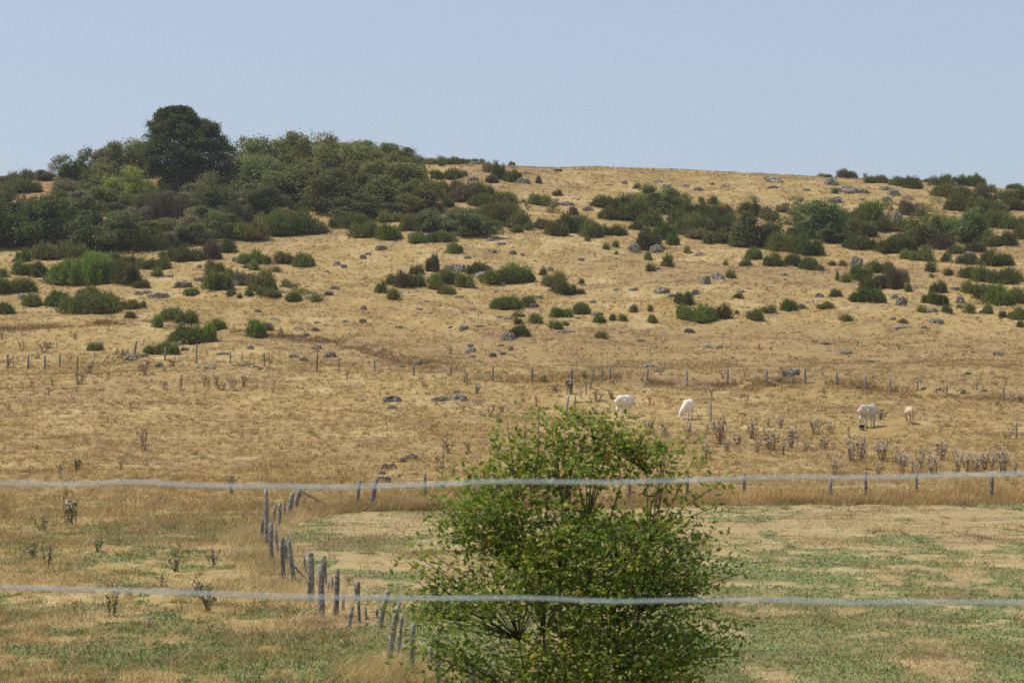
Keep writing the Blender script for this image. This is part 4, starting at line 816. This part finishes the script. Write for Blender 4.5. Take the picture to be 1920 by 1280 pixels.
# ------------------------------------------------------------------ labels
LM = [  # x, y, matching noun part or None, own label, short reference
 (352, 280, None, None, 'the tall dark tree'), (1171, 760, None, None, 'the leftmost cow'), (1288, 770, None, None, 'the grazing white cow'), (1629, 780, None, None, 'the tail-swishing cow'), (1705, 780, None, None, 'the tan cow'),
 (1607, 487, 'boulder', 'upright rounded grey boulder standing above a bright broom shrub', 'the upright boulder'),
 (1690, 562, 'boulder', 'pointed grey boulder at the lower edge of the right-hand scrub', 'the pointed boulder'),
 (1802, 562, 'boulder', 'smooth pale grey stone between the broom shrubs at far right', 'the smooth pale stone'),
 (982, 336, 'boulder', 'dark grey boulder beside broom shrubs just below the ridge', 'the dark ridge boulder'),
 (901, 297, 'boulder', 'pale boulder standing on the skyline right of the crest shrubs', 'the skyline boulder'),
 (1590, 355, 'rock', 'widest flat grey outcrop on the upper right slope below the ridge', 'the wide flat outcrop'),
 (1681, 405, 'boulder', 'tall leaning grey slab in the thick scrub on the right', 'the leaning slab'),
 (1347, 515, 'boulder', 'right one of two pale boulders side by side in open grass', 'the paired boulders'),
 (1192, 462, 'boulder', 'big grey boulder left of a brown bush on the middle slope', 'the boulder cluster'),
 (856, 742, 'rock', 'long dark rock lying in the straw left of the bush', 'the long dark rock'),
 (737, 745, 'rock', 'dark low rock above a smaller one in the straw field', 'the dark field rock'),
 (767, 858, 'rock', 'dark rock at the top of the small stone heap near the fence', 'the stone heap'),
 (952, 632, 'rock', 'dark rounded boulder tucked left of a broom shrub', 'the rock beside broom'),
 (1480, 698, 'rock', 'large grey boulder directly behind the long post line', 'the fence boulder'),
 (1326, 650, 'rock', 'left one of two low grey rocks on the bare terrace', 'the two terrace rocks'),
 (290, 550, 'rock', 'low craggy grey outcrop in the grass at left', 'the craggy outcrop'),
 (340, 535, 'rock', 'flat lichen grey outcrop between broom shrubs at left', 'the lichen outcrop'),
 (570, 488, 'broom', 'round lone broom shrub on open grass below the scrub', 'the lone round shrub'),
 (970, 515, 'broom', 'bright green dome of broom in the middle of the slope', 'the bright broom dome'),
 (1317, 588, 'broom', 'bright green spreading broom patch on open slope', 'the spreading broom patch'),
 (365, 625, 'broom', 'bright green broom mound above the left fence', 'the broom mound'),
 (482, 616, 'broom', 'bright upright broom shrub alone on bare slope at left', 'the upright broom'),
 (950, 565, 'broom', 'bright low wide broom shrub with a rock at its right', 'the low wide broom'),
 (243, 450, 'yellow', 'yellow-green bush low in the left-hand thicket', 'the yellow-green bush'),
 (790, 368, 'leafy', 'leafy small tree with a trunk at the thicket edge', 'the thicket edge tree'),
 (1544, 415, 'dark', 'round dark green bush in the right scrub', 'the round dark bush'),
 (1810, 425, 'dark', 'spreading dark green bush deep in the right scrub', 'the spreading dark bush'),
 (1420, 430, 'leafy', 'rounded leafy green bush at the lower edge of the scrub belt', 'the rounded leafy bush'),
 (1488, 395, 'twiggy', 'thin open sapling standing in front of pale rock', 'the open sapling'),
 (113, 305, 'twiggy', 'bare pale sapling on the left skyline', 'the skyline sapling'),
 (50, 415, 'dark', 'big rounded dark bush at the left edge', 'the left edge bush'),
 (268, 822, 'thistle', 'lone tall dead thistle in open straw field at left', 'the lone tall thistle'),
 (133, 958, 'thistle', 'tall green thistle with pale heads left of the crooked fence', 'the near left thistle'),
 (389, 1110, 'thistle', 'big grey-green thistle crossing the lower wire at left', 'the wire-crossing thistle'),
 (1880, 855, 'thistle', 'thistle with pale seed heads at the right end of the dense stand', 'the right thistle stand'),
 (1770, 850, 'thistle', 'bushy thistle with many pale heads in the right field', 'the bushy thistle'),
 (255, 655, None, None, 'the tallest far-left post'), (497, 960, None, None, 'the tallest near post'), (1130, 780, None, None, 'the front bush top'), (1616, 802, None, None, 'the blue tub'),
 (1850, 350, None, None, 'the right end skyline')]
ORD = ['nearest', 'second nearest', 'third nearest', 'fourth nearest', 'fifth nearest', 'sixth nearest', 'seventh nearest', 'eighth nearest', 'ninth nearest', 'tenth nearest', 'eleventh nearest', 'twelfth nearest'] + ['%dth nearest' % i for i in range(13, 60)]
DIRS = ['right of', 'above right of', 'above', 'above left of', 'left of', 'below left of', 'below', 'below right of']
def label_all():
    used = set(); refs = []
    for x, y, noun, lab, ref in LM:
        if lab:
            c = [t for t in THINGS if noun in t[1] and id(t) not in used]; t = min(c, key=lambda t: (t[3] - x) ** 2 + (t[4] - y) ** 2)
            t[0]['label'] = lab; used.add(id(t)); refs.append((t[3], t[4], ref))
        else: refs.append((x, y, ref))
    cell = {}
    for t in THINGS:
        if id(t) in used: continue
        r = min(refs, key=lambda r: (t[3] - r[0]) ** 2 + ((t[4] - r[1]) * 1.2) ** 2)
        dx = t[3] - r[0]; dy = r[1] - t[4]; k = int(round(math.atan2(dy, dx) / (math.pi / 4))) % 8
        cell.setdefault((t[1], r[2], k), []).append((math.hypot(dx, dy), t))
    for (noun, ref, k), L_ in cell.items():
        L_.sort(key=lambda q: q[0])
        if len(L_) > 9: print('crowded', noun, ref, k, len(L_))
        for i, (d, t) in enumerate(L_):
            t[0]['label'] = '%s %s, %s%s %s' % (t[2], noun, (ORD[i] + ' ') if len(L_) > 1 else '', DIRS[k], ref)
label_all()
print('things', len(THINGS), 'objects', len(bpy.data.objects))
